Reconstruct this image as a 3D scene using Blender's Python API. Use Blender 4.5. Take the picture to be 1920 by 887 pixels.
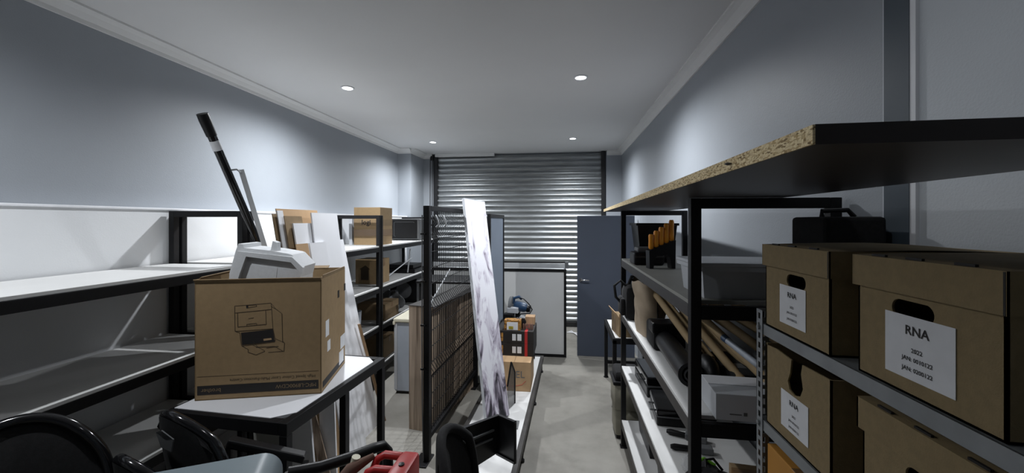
import bpy, bmesh, math, random
from mathutils import Vector, Matrix
random.seed(7)
for o in list(bpy.data.objects): bpy.data.objects.remove(o)
scene = bpy.context.scene
COL = scene.collection
PI = math.pi

# ------------------------------------------------------------------ camera, world, lights
F = 740.0; CX = 960.0; HY = 415.0; EYE = 1.93
PSI = math.atan(94.0/F)
cd = bpy.data.cameras.new('camera'); cam = bpy.data.objects.new('camera', cd); COL.objects.link(cam)
cd.sensor_fit = 'HORIZONTAL'; cd.sensor_width = 36.0; cd.lens = F/1920*36.0
cd.shift_y = -(443.5-HY)/1920.0
cd.clip_start = 0.02; cd.clip_end = 60
cam.location = (0, 0, EYE); cam.rotation_euler = (PI/2, 0, PSI)
scene.camera = cam
scene.view_settings.view_transform = 'Standard'; scene.view_settings.look = 'None'
scene.view_settings.gamma = 1.0; scene.view_settings.exposure = 0.0
try: scene.view_settings.use_curve_mapping = False
except Exception: pass
w = bpy.data.worlds.new('world'); scene.world = w; w.use_nodes = True
w.node_tree.nodes['Background'].inputs[0].default_value = (0.55, 0.6, 0.7, 1)
w.node_tree.nodes['Background'].inputs[1].default_value = 0.05
LAMP_W = 225.0
CEIL = 3.20; XL = -2.86; XR = 1.06; YB = 7.25; YN = -2.2
LIGHTS = [(-2.02, 3.52, 1.0), (0.163, 3.52, 1.0), (-2.05, 6.1, 1.0), (0.163, 6.1, 1.0), (-2.02, 0.9, .40), (0.163, 0.9, .05)]

def at_y(u, v, y):
    "the point of the room seen at (u, v) that lies on the plane Y = y"
    s = (u-CX)/F; c, n = math.cos(PSI), math.sin(PSI)
    d = Vector((s*c-n, s*n+c, (HY-v)/F)); return Vector((0, 0, EYE)) + d*(y/d.y)
def at_x(u, v, x):
    s = (u-CX)/F; c, n = math.cos(PSI), math.sin(PSI)
    d = Vector((s*c-n, s*n+c, (HY-v)/F)); return Vector((0, 0, EYE)) + d*(x/d.x)
def at_z(u, v, z):
    s = (u-CX)/F; c, n = math.cos(PSI), math.sin(PSI)
    d = Vector((s*c-n, s*n+c, (HY-v)/F)); return Vector((0, 0, EYE)) + d*((z-EYE)/d.z)

# ------------------------------------------------------------------ materials
def mat(name, col, rough=.6, metal=0., var=0., scale=8., bump=0., bscale=None, spec=.5, col2=None, stretch=None, coat=0., alpha=1., trans=0.):
    m = bpy.data.materials.new(name); m.use_nodes = True
    nt = m.node_tree; b = nt.nodes['Principled BSDF']
    b.inputs['Roughness'].default_value = rough; b.inputs['Metallic'].default_value = metal
    b.inputs['Specular IOR Level'].default_value = spec
    b.inputs['Coat Weight'].default_value = coat
    b.inputs['Alpha'].default_value = alpha
    b.inputs['Transmission Weight'].default_value = trans
    tc = nt.nodes.new('ShaderNodeTexCoord'); mp = nt.nodes.new('ShaderNodeMapping')
    nt.links.new(tc.outputs['Object'], mp.inputs[0])
    if stretch: mp.inputs['Scale'].default_value = stretch
    n = nt.nodes.new('ShaderNodeTexNoise'); n.inputs['Scale'].default_value = scale; n.inputs['Detail'].default_value = 6
    nt.links.new(mp.outputs[0], n.inputs['Vector'])
    r = nt.nodes.new('ShaderNodeValToRGB')
    c1 = tuple(col); c2 = tuple(col2) if col2 else tuple(max(0, k*(1-var)) for k in col)
    r.color_ramp.elements[0].position = .35; r.color_ramp.elements[1].position = .65
    r.color_ramp.elements[0].color = (*c2, 1); r.color_ramp.elements[1].color = (*c1, 1)
    nt.links.new(n.outputs[0], r.inputs[0]); nt.links.new(r.outputs[0], b.inputs['Base Color'])
    if bump:
        n2 = nt.nodes.new('ShaderNodeTexNoise'); n2.inputs['Scale'].default_value = bscale or scale*6; n2.inputs['Detail'].default_value = 3
        nt.links.new(mp.outputs[0], n2.inputs['Vector'])
        bp = nt.nodes.new('ShaderNodeBump'); bp.inputs['Strength'].default_value = bump; bp.inputs['Distance'].default_value = .004
        nt.links.new(n2.outputs[0], bp.inputs['Height']); nt.links.new(bp.outputs[0], b.inputs['Normal'])
    return m
M = {}
M['wall'] = mat('wall paint', (.33, .355, .385), .5, var=.05, scale=1.5, bump=.15, bscale=160)
M['wall_pale'] = mat('pale wall paint', (.60, .635, .67), .55, var=.04, scale=1.5, bump=.15, bscale=160)
M['dado'] = mat('white dado paint', (.74, .755, .77), .5, var=.04, scale=2, bump=.12, bscale=120)
M['ceiling'] = mat('ceiling paint', (.72, .72, .715), .9, var=.03, scale=1.2, bump=.1, bscale=140)
M['cornice'] = mat('cornice plaster', (.74, .74, .73), .8, var=.03)
M['floor'] = mat('concrete floor', (.34, .325, .30), .62, var=.0, col2=(.22, .212, .195), scale=1.6, bump=.1, bscale=60)
M['stripe'] = mat('blue grey painted column', (.055, .075, .095), .5, var=.08)
M['steel'] = mat('black powder coated steel', (.007, .007, .008), .5, var=.2, scale=20, bump=.1, bscale=250, spec=.25)
M['steel2'] = mat('worn dark steel', (.032, .029, .027), .5, var=.3, scale=25)
M['melamine'] = mat('white melamine board', (.66, .66, .65), .5, var=.06, scale=3)
M['melgrey'] = mat('grey shelf board', (.30, .30, .275), .6, var=.1, scale=4)
M['galv'] = mat('galvanised steel', (.40, .42, .43), .40, .8, var=.25, scale=5, stretch=(.6, 3, 6))
M['galvdull'] = mat('dull zinc steel', (.30, .32, .33), .5, .5, var=.2, scale=12)
M['blackmetal'] = mat('black guide metal', (.01, .01, .011), .4)
M['card'] = mat('brown cardboard', (.30, .205, .105), .8, var=.10, scale=30, bump=.15, bscale=260)
M['cardin'] = mat('cardboard inside', (.24, .165, .088), .85, var=.12, scale=18)
M['cardlite'] = mat('light brown cardboard', (.47, .31, .17), .8, var=.08, scale=14)
M['cardold'] = mat('olive brown archive cardboard', (.25, .185, .092), .85, var=.12, scale=60, bump=.2, bscale=300)
M['orangecard'] = mat('orange cardboard', (.5, .23, .035), .7, var=.1)
M['tape'] = mat('packing tape', (.22, .13, .06), .25, var=.1)
M['ink'] = mat('dark printing ink', (.012, .010, .009), .7)
M['inkline'] = mat('brown line ink', (.05, .034, .02), .8)
M['paper'] = mat('white paper', (.70, .71, .73), .7, var=.05, scale=30)
M['foam'] = mat('white polystyrene foam', (.62, .635, .65), .8, var=.05, scale=60, bump=.3, bscale=220)
M['white'] = mat('white laminate', (.80, .81, .84), .45, var=.04, scale=3)
M['whitebd'] = mat('whiteboard surface', (.60, .605, .60), .35, var=.05, scale=2)
M['tub'] = mat('white plastic', (.52, .54, .57), .4, var=.04)
M['black'] = mat('black plastic', (.007, .007, .008), .4, var=.2, scale=10, spec=.3)
M['blackgloss'] = mat('glossy black plastic', (.006, .006, .007), .12, spec=.6)
M['fabric'] = mat('black fabric', (.010, .010, .011), .95, var=.4, scale=80, bump=.3, bscale=400)
M['chrome'] = mat('chrome', (.7, .7, .72), .12, 1.)
M['alu'] = mat('aluminium', (.62, .64, .66), .35, .3, var=.1)
M['orange'] = mat('orange plastic', (.95, .36, .02), .4, var=.1)
M['red'] = mat('scuffed red plastic', (.55, .018, .022), .4, col2=(.36, .03, .025), scale=6)
M['dust'] = mat('dusty brown casting', (.16, .085, .06), .8, var=.3)
M['bluegrey'] = mat('blue grey plastic', (.14, .18, .20), .4, var=.06)
M['doorblue'] = mat('slate blue door paint', (.062, .075, .105), .5, var=.06, scale=3)
M['panelblue'] = mat('blue grey panel', (.17, .205, .26), .55, var=.05, scale=3)
M['sawblue'] = mat('blue tool housing', (.02, .055, .12), .4)
M['tube'] = mat('tan cardboard tube', (.33, .235, .12), .75, var=.15, scale=12)
M['paperbag'] = mat('crumpled tan bag', (.36, .285, .20), .7, var=.22, scale=9, bump=.8, bscale=14)
M['cream'] = mat('cream enamel', (.66, .63, .50), .4, var=.04)
M['fridge'] = mat('pale blue grey enamel', (.40, .44, .50), .4, var=.05)
M['yellow'] = mat('yellow rope', (.45, .36, .03), .7, var=.4, scale=40)
M['green'] = mat('bright green plastic', (.18, .50, .03), .5)
M['redink'] = mat('red print', (.45, .02, .02), .6)
M['orangeink'] = mat('orange print', (.55, .27, .05), .6, col2=(.05, .02, .01), scale=40)
M['fawn'] = mat('fawn plastic', (.30, .285, .225), .6, var=.1)
M['timber'] = mat('raw timber', (.42, .27, .15), .7, var=.25, scale=6, stretch=(8, 8, .8))
M['greyitem'] = mat('grey plastic', (.13, .135, .14), .5, var=.2)
M['clear'] = mat('clear plastic film', (.55, .56, .57), .15, alpha=.35)
M['smoke'] = mat('smoked pane', (.03, .03, .035), .1, alpha=.6)

def emat(name, col, s):
    m = bpy.data.materials.new(name); m.use_nodes = True; nt = m.node_tree
    nt.nodes.remove(nt.nodes['Principled BSDF']); e = nt.nodes.new('ShaderNodeEmission')
    e.inputs[0].default_value = (*col, 1); e.inputs[1].default_value = s
    nt.links.new(e.outputs[0], nt.nodes['Material Output'].inputs[0]); return m
M['lamp'] = emat('lit lamp lens', (.95, .97, 1), 14)

def chip_mat():
    m = mat('raw particleboard edge', (.62, .45, .22), .85, bump=.5, bscale=180); nt = m.node_tree
    b = nt.nodes['Principled BSDF']
    tc = nt.nodes.new('ShaderNodeTexCoord'); mp = nt.nodes.new('ShaderNodeMapping'); mp.inputs['Scale'].default_value = (260, 130, 420)
    nt.links.new(tc.outputs['Object'], mp.inputs[0])
    v = nt.nodes.new('ShaderNodeTexVoronoi'); nt.links.new(mp.outputs[0], v.inputs['Vector']); v.inputs['Scale'].default_value = 1
    r = nt.nodes.new('ShaderNodeValToRGB'); e = r.color_ramp.elements
    e[0].color = (.10, .055, .02, 1); e[0].position = .0; e[1].color = (.92, .76, .46, 1); e[1].position = .6
    x = e.new(.3); x.color = (.58, .41, .19, 1)
    nt.links.new(v.outputs['Color'], r.inputs[0]); nt.links.new(r.outputs[0], b.inputs['Base Color']); return m
M['chip'] = chip_mat()

def dark_board_mat():
    m = mat('dark laminate underside', (.040, .030, .028), .38, var=.4, scale=2, bump=.05); return m
M['darkboard'] = dark_board_mat()

def plank_mat():
    m = mat('wood look laminate', (.33, .24, .165), .6); nt = m.node_tree; b = nt.nodes['Principled BSDF']
    tc = nt.nodes.new('ShaderNodeTexCoord'); mp = nt.nodes.new('ShaderNodeMapping'); mp.inputs['Scale'].default_value = (45, 45, 1.6)
    oi = nt.nodes.new('ShaderNodeObjectInfo'); add = nt.nodes.new('ShaderNodeVectorMath'); add.operation = 'ADD'
    nt.links.new(tc.outputs['Object'], mp.inputs[0]); nt.links.new(mp.outputs[0], add.inputs[0]); nt.links.new(oi.outputs['Location'], add.inputs[1])
    n = nt.nodes.new('ShaderNodeTexNoise'); n.inputs['Scale'].default_value = 1; n.inputs['Detail'].default_value = 8
    nt.links.new(add.outputs[0], n.inputs['Vector'])
    r = nt.nodes.new('ShaderNodeValToRGB'); e = r.color_ramp.elements
    e[0].position = .3; e[0].color = (.18, .13, .09, 1); e[1].position = .7; e[1].color = (.52, .41, .31, 1)
    nt.links.new(n.outputs[0], r.inputs[0]); nt.links.new(r.outputs[0], b.inputs['Base Color']); return m
M['plank'] = plank_mat()

def canvas_mat():
    m = mat('marbled canvas print', (.8, .8, .84), .6); nt = m.node_tree; b = nt.nodes['Principled BSDF']
    tc = nt.nodes.new('ShaderNodeTexCoord'); mp = nt.nodes.new('ShaderNodeMapping'); mp.inputs['Scale'].default_value = (9, 6, 1.1)
    nt.links.new(tc.outputs['Object'], mp.inputs[0])
    n = nt.nodes.new('ShaderNodeTexNoise'); n.inputs['Scale'].default_value = 1.3; n.inputs['Detail'].default_value = 9
    n.inputs['Distortion'].default_value = .8; n.inputs['Roughness'].default_value = .62
    nt.links.new(mp.outputs[0], n.inputs['Vector'])
    sep = nt.nodes.new('ShaderNodeSeparateXYZ'); nt.links.new(tc.outputs['Object'], sep.inputs[0])
    mr = nt.nodes.new('ShaderNodeMapRange'); mr.inputs['From Min'].default_value = 0; mr.inputs['From Max'].default_value = 1.95
    mr.inputs['To Min'].default_value = -.07; mr.inputs['To Max'].default_value = .16
    nt.links.new(sep.outputs['Z'], mr.inputs['Value'])
    ad = nt.nodes.new('ShaderNodeMath'); ad.operation = 'ADD'; nt.links.new(n.outputs[0], ad.inputs[0]); nt.links.new(mr.outputs[0], ad.inputs[1])
    r = nt.nodes.new('ShaderNodeValToRGB'); e = r.color_ramp.elements
    e[0].position = .36; e[0].color = (.02, .02, .025, 1); e[1].position = .56; e[1].color = (.80, .80, .86, 1)
    x = e.new(.42); x.color = (.16, .14, .18, 1); x = e.new(.47); x.color = (.50, .46, .55, 1)
    nt.links.new(ad.outputs[0], r.inputs[0]); nt.links.new(r.outputs[0], b.inputs['Base Color']); return m
M['canvas'] = canvas_mat()

def floor_mat():
    m = M['floor']; nt = m.node_tree; b = nt.nodes['Principled BSDF']
    tc = nt.nodes.new('ShaderNodeTexCoord'); n = nt.nodes.new('ShaderNodeTexNoise'); n.inputs['Scale'].default_value = .9; n.inputs['Detail'].default_value = 9; n.inputs['Roughness'].default_value = .65
    nt.links.new(tc.outputs['Object'], n.inputs['Vector'])
    r = nt.nodes.new('ShaderNodeValToRGB'); e = r.color_ramp.elements
    e[0].position = .33; e[0].color = (.13, .122, .105, 1); e[1].position = .66; e[1].color = (.27, .258, .23, 1)
    x = e.new(.5); x.color = (.215, .205, .18, 1)
    nt.links.new(n.outputs[0], r.inputs[0]); nt.links.new(r.outputs[0], b.inputs['Base Color'])
floor_mat()

# ------------------------------------------------------------------ mesh helpers
class MB:
    def __init__(s): s.bm = bmesh.new()
    def box(s, x0, x1, y0, y1, z0, z1, bev=0., mtx=None):
        g = bmesh.ops.create_cube(s.bm, size=1); vs = g['verts']
        m = Matrix.Translation(((x0+x1)/2, (y0+y1)/2, (z0+z1)/2)) @ Matrix.Diagonal((abs(x1-x0), abs(y1-y0), abs(z1-z0), 1))
        if mtx is not None: m = mtx @ m
        bmesh.ops.transform(s.bm, matrix=m, verts=vs)
        if bev > 0:
            es = list({e for v in vs for e in v.link_edges})
            bmesh.ops.bevel(s.bm, geom=es, offset=bev, segments=2, affect='EDGES', profile=.5)
        return s
    def slab(s, o, a, b, t, bev=0.):
        "board with corner o, edges a and b, thickness t along a x b"
        o, a, b = Vector(o), Vector(a), Vector(b); n = a.cross(b).normalized()*t
        vs = [s.bm.verts.new(p) for p in (o, o+a, o+a+b, o+b, o+n, o+a+n, o+a+b+n, o+b+n)]
        for f in ((3, 2, 1, 0), (4, 5, 6, 7), (0, 1, 5, 4), (1, 2, 6, 5), (2, 3, 7, 6), (3, 0, 4, 7)): s.bm.faces.new([vs[i] for i in f])
        return s
    def bar(s, p, q, w, h=None, up=(0, 0, 1), bev=0.):
        p, q = Vector(p), Vector(q); h = h or w; d = (q-p); L = d.length; d.normalize()
        u = Vector(up)
        if abs(d.dot(u)) > .98: u = Vector((0, 1, 0))
        x = d.cross(u).normalized(); u = x.cross(d)
        m = Matrix((( *x, 0), (*d, 0), (*u, 0), (0, 0, 0, 1))).transposed()
        m = Matrix.Translation((p+q)/2) @ m
        return s.box(-w/2, w/2, -L/2, L/2, -h/2, h/2, bev, m)
    def tube(s, pts, r, n=12, cap=True):
        pts = [Vector(p) for p in pts]; rings = []
        up = Vector((0, 0, 1)); prev = None
        for i, p in enumerate(pts):
            d = (pts[min(i+1, len(pts)-1)] - pts[max(i-1, 0)]).normalized()
            if prev is None:
                x = d.cross(up if abs(d.z) < .95 else Vector((1, 0, 0))).normalized()
            else:
                x = (prev - d*prev.dot(d)).normalized()
            prev = x; y = d.cross(x); rr = r[i] if isinstance(r, (list, tuple)) else r
            rings.append([s.bm.verts.new(p + (x*math.cos(2*PI*k/n) + y*math.sin(2*PI*k/n))*rr) for k in range(n)])
        for a, b in zip(rings, rings[1:]):
            for k in range(n): s.bm.faces.new((a[k], a[(k+1) % n], b[(k+1) % n], b[k]))
        if cap: s.bm.faces.new(rings[0][::-1]); s.bm.faces.new(rings[-1])
        return s
    def pipe(s, p, q, ro, ri, n=20):
        p, q = Vector(p), Vector(q); d = (q-p).normalized(); x = d.cross(Vector((0, 0, 1))).normalized(); y = d.cross(x)
        R = [[s.bm.verts.new(c + (x*math.cos(2*PI*k/n)+y*math.sin(2*PI*k/n))*r) for k in range(n)] for c, r in ((p, ro), (q, ro), (q, ri), (p, ri))]
        for i in range(4):
            a, b = R[i], R[(i+1) % 4]
            for k in range(n): s.bm.faces.new((a[k], a[(k+1) % n], b[(k+1) % n], b[k]))
        return s
    def lathe(s, prof, n=28, o=(0, 0, 0)):
        o = Vector(o); rings = [[s.bm.verts.new(o+Vector((r*math.cos(2*PI*k/n), r*math.sin(2*PI*k/n), z))) for k in range(n)] for r, z in prof]
        for a, b in zip(rings, rings[1:]):
            for k in range(n): s.bm.faces.new((a[k], a[(k+1) % n], b[(k+1) % n], b[k]))
        if prof[0][0] > 1e-5: s.bm.faces.new(rings[0][::-1])
        if prof[-1][0] > 1e-5: s.bm.faces.new(rings[-1])
        return s
    def prism(s, pts, v):
        "polygon pts (3D) swept by vector v"
        v = Vector(v); a = [s.bm.verts.new(Vector(p)) for p in pts]; b = [s.bm.verts.new(Vector(p)+v) for p in pts]
        s.bm.faces.new(a[::-1]); s.bm.faces.new(b); n = len(a)
        for k in range(n): s.bm.faces.new((a[k], a[(k+1) % n], b[(k+1) % n], b[k]))
        return s
    def grid(s, fn, nu, nv):
        g = [[s.bm.verts.new(fn(i/nu, j/nv)) for j in range(nv+1)] for i in range(nu+1)]
        for i in range(nu):
            for j in range(nv): s.bm.faces.new((g[i][j], g[i+1][j], g[i+1][j+1], g[i][j+1]))
        return s
    def jitter(s, a, seed=1):
        r = random.Random(seed)
        for v in s.bm.verts: v.co += Vector((r.uniform(-a, a), r.uniform(-a, a), r.uniform(-a, a)))
        return s

def obj(name, mb, m, parent=None, smooth=False, loc=None, mats=None):
    bm = mb.bm; bmesh.ops.recalc_face_normals(bm, faces=bm.faces)
    me = bpy.data.meshes.new(name)
    if smooth:
        for f in bm.faces: f.smooth = True
    bm.to_mesh(me); bm.free()
    if smooth:
        try: me.set_sharp_from_angle(angle=math.radians(40))
        except Exception: pass
    me.materials.append(M[m] if isinstance(m, str) else m)
    for k in (mats or []): me.materials.append(M[k])
    o = bpy.data.objects.new(name, me); COL.objects.link(o)
    if parent is not None: o.parent = parent
    if loc is not None: o.location = loc
    return o
def centred(name, mb, m, **k):
    "mesh thing given in room coordinates, its origin moved to its base"
    vs = [v.co for v in mb.bm.verts]; n = len(vs)
    c = Vector((sum(v.x for v in vs)/n, sum(v.y for v in vs)/n, min(v.z for v in vs)))
    for v in mb.bm.verts: v.co -= c
    return obj(name, mb, m, loc=c, **k)
def tag(o, label, cat, group=None):
    o['label'] = label; o['category'] = cat
    if group: o['group'] = group
    return o
def thing(name, label, cat, loc=(0, 0, 0), rz=0., group=None):
    o = bpy.data.objects.new(name, None); COL.objects.link(o); o.empty_display_size = .1
    o.location = loc; o.rotation_euler = (0, 0, rz); return tag(o, label, cat, group)
def struct(name, mb, m, **k):
    o = obj(name, mb, m, **k)
    o['kind'] = 'structure'; return o
def copy_tree(o, parent=None):
    c = o.copy(); COL.objects.link(c)
    if parent is not None: c.parent = parent
    for ch in list(o.children): copy_tree(ch, c)
    return c
def text(name, body, size, loc, xdir, ydir, m, parent, align='CENTER', sx=1., bold=0.):
    cu = bpy.data.curves.new(name, 'FONT'); cu.body = body; cu.size = size; cu.align_x = align; cu.align_y = 'CENTER'
    cu.materials.append(M[m]); cu.resolution_u = 2; cu.offset = bold
    o = bpy.data.objects.new(name, cu); COL.objects.link(o); o.parent = parent
    x = Vector(xdir).normalized(); y = Vector(ydir).normalized(); z = x.cross(y)
    R = Matrix(((*x, 0), (*y, 0), (*z, 0), (0, 0, 0, 1))).transposed()
    mw = Matrix.Translation(loc) @ R @ Matrix.Diagonal((sx, 1, 1, 1))
    me = bpy.data.meshes.new_from_object(o.evaluated_get(bpy.context.evaluated_depsgraph_get())); me.materials.clear(); me.materials.append(M[m])
    bpy.data.objects.remove(o); me.transform(mw)
    o = bpy.data.objects.new(name, me); COL.objects.link(o); o.parent = parent; return o

# ------------------------------------------------------------------ the room
struct('floor', MB().box(XL-.1, XR+.1, YN-.1, YB+.4, -.1, 0), 'floor')
struct('ceiling', MB().box(XL-.1, XR+.1, YN-.1, YB+.4, CEIL, CEIL+.1), 'ceiling')
struct('wall_left', MB().box(XL-.1, XL, YN, YB+.3, 0, CEIL), 'wall')
o = struct('wall_left_lower', MB().box(XL, -2.70, YN, 6.62, 0, 2.005), 'dado'); o.name = 'wall_left_lower'
struct('trim_1', MB().box(XL, -2.69, YN, 6.63, 2.005, 2.02, .003), 'white')                # ledge of the thick lower wall
struct('wall_right', MB().box(XR, XR+.1, 1.44, YB+.3, 0, CEIL), 'wall')
struct('wall_right_near', MB().box(XR, XR+.1, YN, 1.34, 0, CEIL), 'wall_pale')
struct('trim_2', MB().box(XR-.012, XR+.1, 1.345, 1.44, 0, CEIL), 'stripe')
struct('trim_3', MB().box(XR-.010, XR+.1, 1.325, 1.345, 0, CEIL), 'white')
struct('trim_4', MB().box(XR-.006, XR+.02, 1.44, 1.452, 0, CEIL), 'wall_pale')
struct('wall_near', MB().box(XL-.1, XR+.1, YN-.1, YN, 0, CEIL), 'wall')
SX0, SX1 = -2.38, .735
mb = MB(); mb.box(XL, SX0-.05, YB, YB+.3, 0, CEIL); mb.box(SX1+.05, XR, YB, YB+.3, 0, CEIL)
struct('wall_back', mb, 'wall')
struct('wall_back_header', MB().box(SX0-.05, SX1+.05, YB+.12, YB+.3, 3.17, CEIL), 'wall')
struct('wall_left_pier', MB().box(XL, -2.62, 6.62, YB, 0, CEIL), 'wall')
# cornices: stepped plaster cove
def cornice(name, p, q, inn):
    p, q, inn = Vector(p), Vector(q), Vector(inn); prof = [(0, -.085), (.012, -.085), (.016, -.06), (.045, -.03), (.07, -.018), (.085, -.014), (.085, 0), (0, 0)]
    mb = MB(); mb.prism([p + inn*a + Vector((0, 0, b)) for a, b in prof], q-p); return struct(name, mb, 'cornice')
cornice('trim_5', (XL, YN, CEIL), (XL, 6.62, CEIL), (1, 0, 0))
cornice('trim_6', (XR, YN, CEIL), (XR, YB, CEIL), (-1, 0, 0))
cornice('trim_7', (SX1+.06, YB, CEIL), (XR, YB, CEIL), (0, -1, 0))
cornice('trim_8', (-2.62, YB, CEIL), (SX0-.06, YB, CEIL), (0, -1, 0))
cornice('trim_9', (XL, 6.62, CEIL), (-2.62, 6.62, CEIL), (0, -1, 0))
cornice('trim_10', (-2.62, 6.62, CEIL), (-2.62, YB, CEIL), (1, 0, 0))
struct('trim_11', MB().box(SX0+.0, -1.25, YB-.05, YB+.02, 3.145, 3.2, .004), 'cornice')

# roller shutter
sh = thing('roller_shutter', 'galvanised corrugated roller shutter filling the back wall', 'roller shutter', ((SX0+SX1)/2, YB+.06, 0))
def shutter_pt(u, v, hw=(SX1-SX0)/2-.02, z0=.09, z1=3.17, n=31):
    k = v*n; ph = k % 1.0
    d = .020*math.sin(ph/.8*PI) if ph < .8 else -.010*math.sin((ph-.8)/.2*PI)
    return Vector((-hw+u*2*hw, -d, z0+(z1-z0)*v))
obj('curtain', MB().grid(shutter_pt, 1, 31*15), 'galv', sh, smooth=True)
hw = (SX1-SX0)/2
obj('bottom_rail', MB().box(-hw+.02, hw-.02, -.03, .03, .0, .09, .006), 'blackmetal', sh)
for s in (-1, 1): obj('guide_rail', MB().box(s*hw-.035, s*hw+.035, -.07, .05, 0, 3.19, .004), 'blackmetal', sh)
mb = MB()
for k, dx in enumerate((-.06, -.10)):
    mb.tube([(-hw+dx, -.075, 3.19), (-hw+dx-.005, -.077, 2.2), (-hw+dx, -.075, 1.1)], .007, 6)
obj('pull_chain', mb, 'steel2', sh)
obj('chain_bracket', MB().box(-hw-.09, -hw-.035, -.10, -.065, 3.08, 3.19, .004), 'blackmetal', sh)

# downlights
def downlight(x, y, k, label):
    t = thing('downlight', label, 'ceiling light', (x, y, CEIL), group='recessed ceiling downlights')
    obj('bezel', MB().lathe([(.046, -.004), (.048, -.010), (.058, -.008), (.061, -.002), (.061, .0), (.046, 0)], 32), 'white', t, smooth=True)
    obj('lens', MB().lathe([(0, -.008), (.03, -.009), (.045, -.004)], 24), 'lamp', t, smooth=True)
    l = bpy.data.lights.new('downlight_beam', 'SPOT'); l.energy = LAMP_W*k; l.color = (.93, .96, 1.0)
    l.spot_size = math.radians(160); l.spot_blend = 1.0; l.shadow_soft_size = .035
    lo = bpy.data.objects.new('downlight_beam', l); COL.objects.link(lo); lo.parent = t; lo.location = (0, 0, -.03)
LL = ['lit round downlight in the ceiling, nearer one on the left', 'lit round downlight in the ceiling, nearer one on the right', 'small lit downlight near the shutter, left of the pair', 'small lit downlight near the shutter, right of the pair', 'downlight above the near left racks, outside the view', 'downlight above the archive boxes, outside the view']
for (x, y, k), lb in zip(LIGHTS, LL): downlight(x, y, k, lb)

# ------------------------------------------------------------------ steel racks
def rack(label, x0, x1, y0, y1, levels, group, boards='melamine', tops=(1, 1), top=2.0, topboard=None, beams='steel'):
    "x0/x1 side faces, y0/y1 ends; posts 40 mm, end frames joined at the top"
    P = .04; t = thing('storage_rack', label, 'shelf rack', ((x0+x1)/2, (y0+y1)/2, 0), group=group)
    hx, hy = abs(x1-x0)/2, (y1-y0)/2
    for sx in (-1, 1):
        for sy in (-1, 1):
            p = obj('post', MB().box(sx*hx, sx*(hx-P), sy*hy, sy*(hy-P), .012, top, .003), 'steel', t)
            obj('foot', MB().box(sx*hx+sx*.008, sx*(hx-P)-sx*.008, sy*hy+sy*.008, sy*(hy-P)-sy*.008, 0, .012, .002), 'black', p)
    for sy, on in zip((-1, 1), tops):
        if on: obj('top_crossbar', MB().box(-hx+P, hx-P, sy*hy, sy*(hy-P), top-.04, top, .003), 'steel', t)
    for z in levels:
        for sx in (-1, 1): obj('beam', MB().box(sx*(hx-.001), sx*(hx-.029), -hy+P, hy-P, z-.07, z-.016, .003), beams, t)
        for sy in (-1, 1): obj('crossbar', MB().box(-hx+P, hx-P, sy*(hy-.001), sy*(hy-.029), z-.07, z-.016, .003), 'steel', t)
        obj('shelf_board', MB().box(-hx+.003, hx-.003, -hy+P+.001, hy-P-.001, z-.016, z, .001), topboard if (topboard and z == levels[-1]) else boards, t)
        for sy in (-1, 1):
            for sx in (-1, 1):
                pass
    return t
LV = [.24, .71, 1.16, 1.64]
GR = 'black steel racks with board shelves'
XF = -2.12
rack('near black steel rack with empty white shelves along the left wall', -2.68, XF, .47, 2.43, LV, GR)
rack('black steel rack behind the big printer carton', -2.68, XF, 2.45, 4.42, LV, GR)
rack('far left black steel rack holding the microwave', -2.68, XF, 4.44, 6.4, LV, GR)
rack('black steel rack on the right under the long dark board', .50, 1.04, 1.62, 3.49, [.24, .70, 1.155, 1.615], GR, boards='melamine', topboard='melgrey', top=2.02, beams='steel2')
# white melamine on the lower right shelves
# ------------------------------------------------------------------ long particleboard
A = Vector((.298, .515)); B = Vector((.40, 3.92)); d = (B-A); L = d.length; ang = math.atan2(d.y, d.x) - PI/2
bt = thing('particleboard_panel', 'long dark laminated board with raw chipboard edge lying on top of the right rack', 'board', (A.x, A.y, 2.022), ang)
WB = .52
obj('panel', MB().box(.003, WB, 0, L, 0, .0245), 'darkboard', bt)
obj('raw_edge', MB().box(0, .003, .0, L, .0005, .024), 'chip', bt)
obj('edge_bump', MB().lathe([(0, 0), (.004, .001), (.006, .004), (0, .006)], 10).box(0, 0.001, 0, .001, 0, .001), 'greyitem', bt, loc=(-.005, .25, .01))

# ------------------------------------------------------------------ slotted shelf with archive boxes
sr = thing('slotted_shelving', 'grey slotted angle shelving at the right edge holding the archive boxes', 'shelf rack', (.8, .85, 0))
def slotted(name, x, y, sx, sy, z1=1.62):
    mb = MB()
    # front leaf along x, side leaf along y, with real slots
    def leaf(ax):
        W = .036; z = 0
        strips = ((0, .012), (.024, W))
        for a, b in strips:
            if ax == 'x': mb.box(x+sx*a, x+sx*b, y, y+sy*.002, 0, z1)
            else: mb.box(x, x+sx*.002, y+sy*a, y+sy*b, 0, z1)
        k = 0.0
        while k < z1:
            e = min(k+.012, z1)
            if ax == 'x': mb.box(x+sx*.012, x+sx*.024, y, y+sy*.002, k, e)
            else: mb.box(x, x+sx*.002, y+sy*.012, y+sy*.024, k, e)
            k += .030
    leaf('x'); leaf('y')
    for v in mb.bm.verts: v.co -= Vector((.8, .85, 0))
    return obj('upright', mb, 'galvdull', sr)
for x, sx in ((.60, 1), (1.03, -1)):
    for y, sy in ((1.315, -1), (.36, 1)): slotted('u', x, y, sx, sy, 1.66)
RS = [1.62, 1.33, 1.04, .55, .12]
for z in RS:
    mb = MB(); mb.box(-.195, .225, -.485, .46, z-.004, z); mb.box(-.197, -.193, -.485, .46, z-.032, z); mb.box(.225, .229, -.485, .46, z-.032, z)
    mb.box(-.195, .225, .456, .46, z-.032, z); mb.box(-.195, .225, -.485, -.481, z-.032, z)
    obj('metal_shelf', mb, 'galvdull', sr)
    obj('bolt', MB().tube([(-.197, .447, z-.015), (-.206, .447, z-.015)], .007, 6), 'galvdull', sr)

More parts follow.
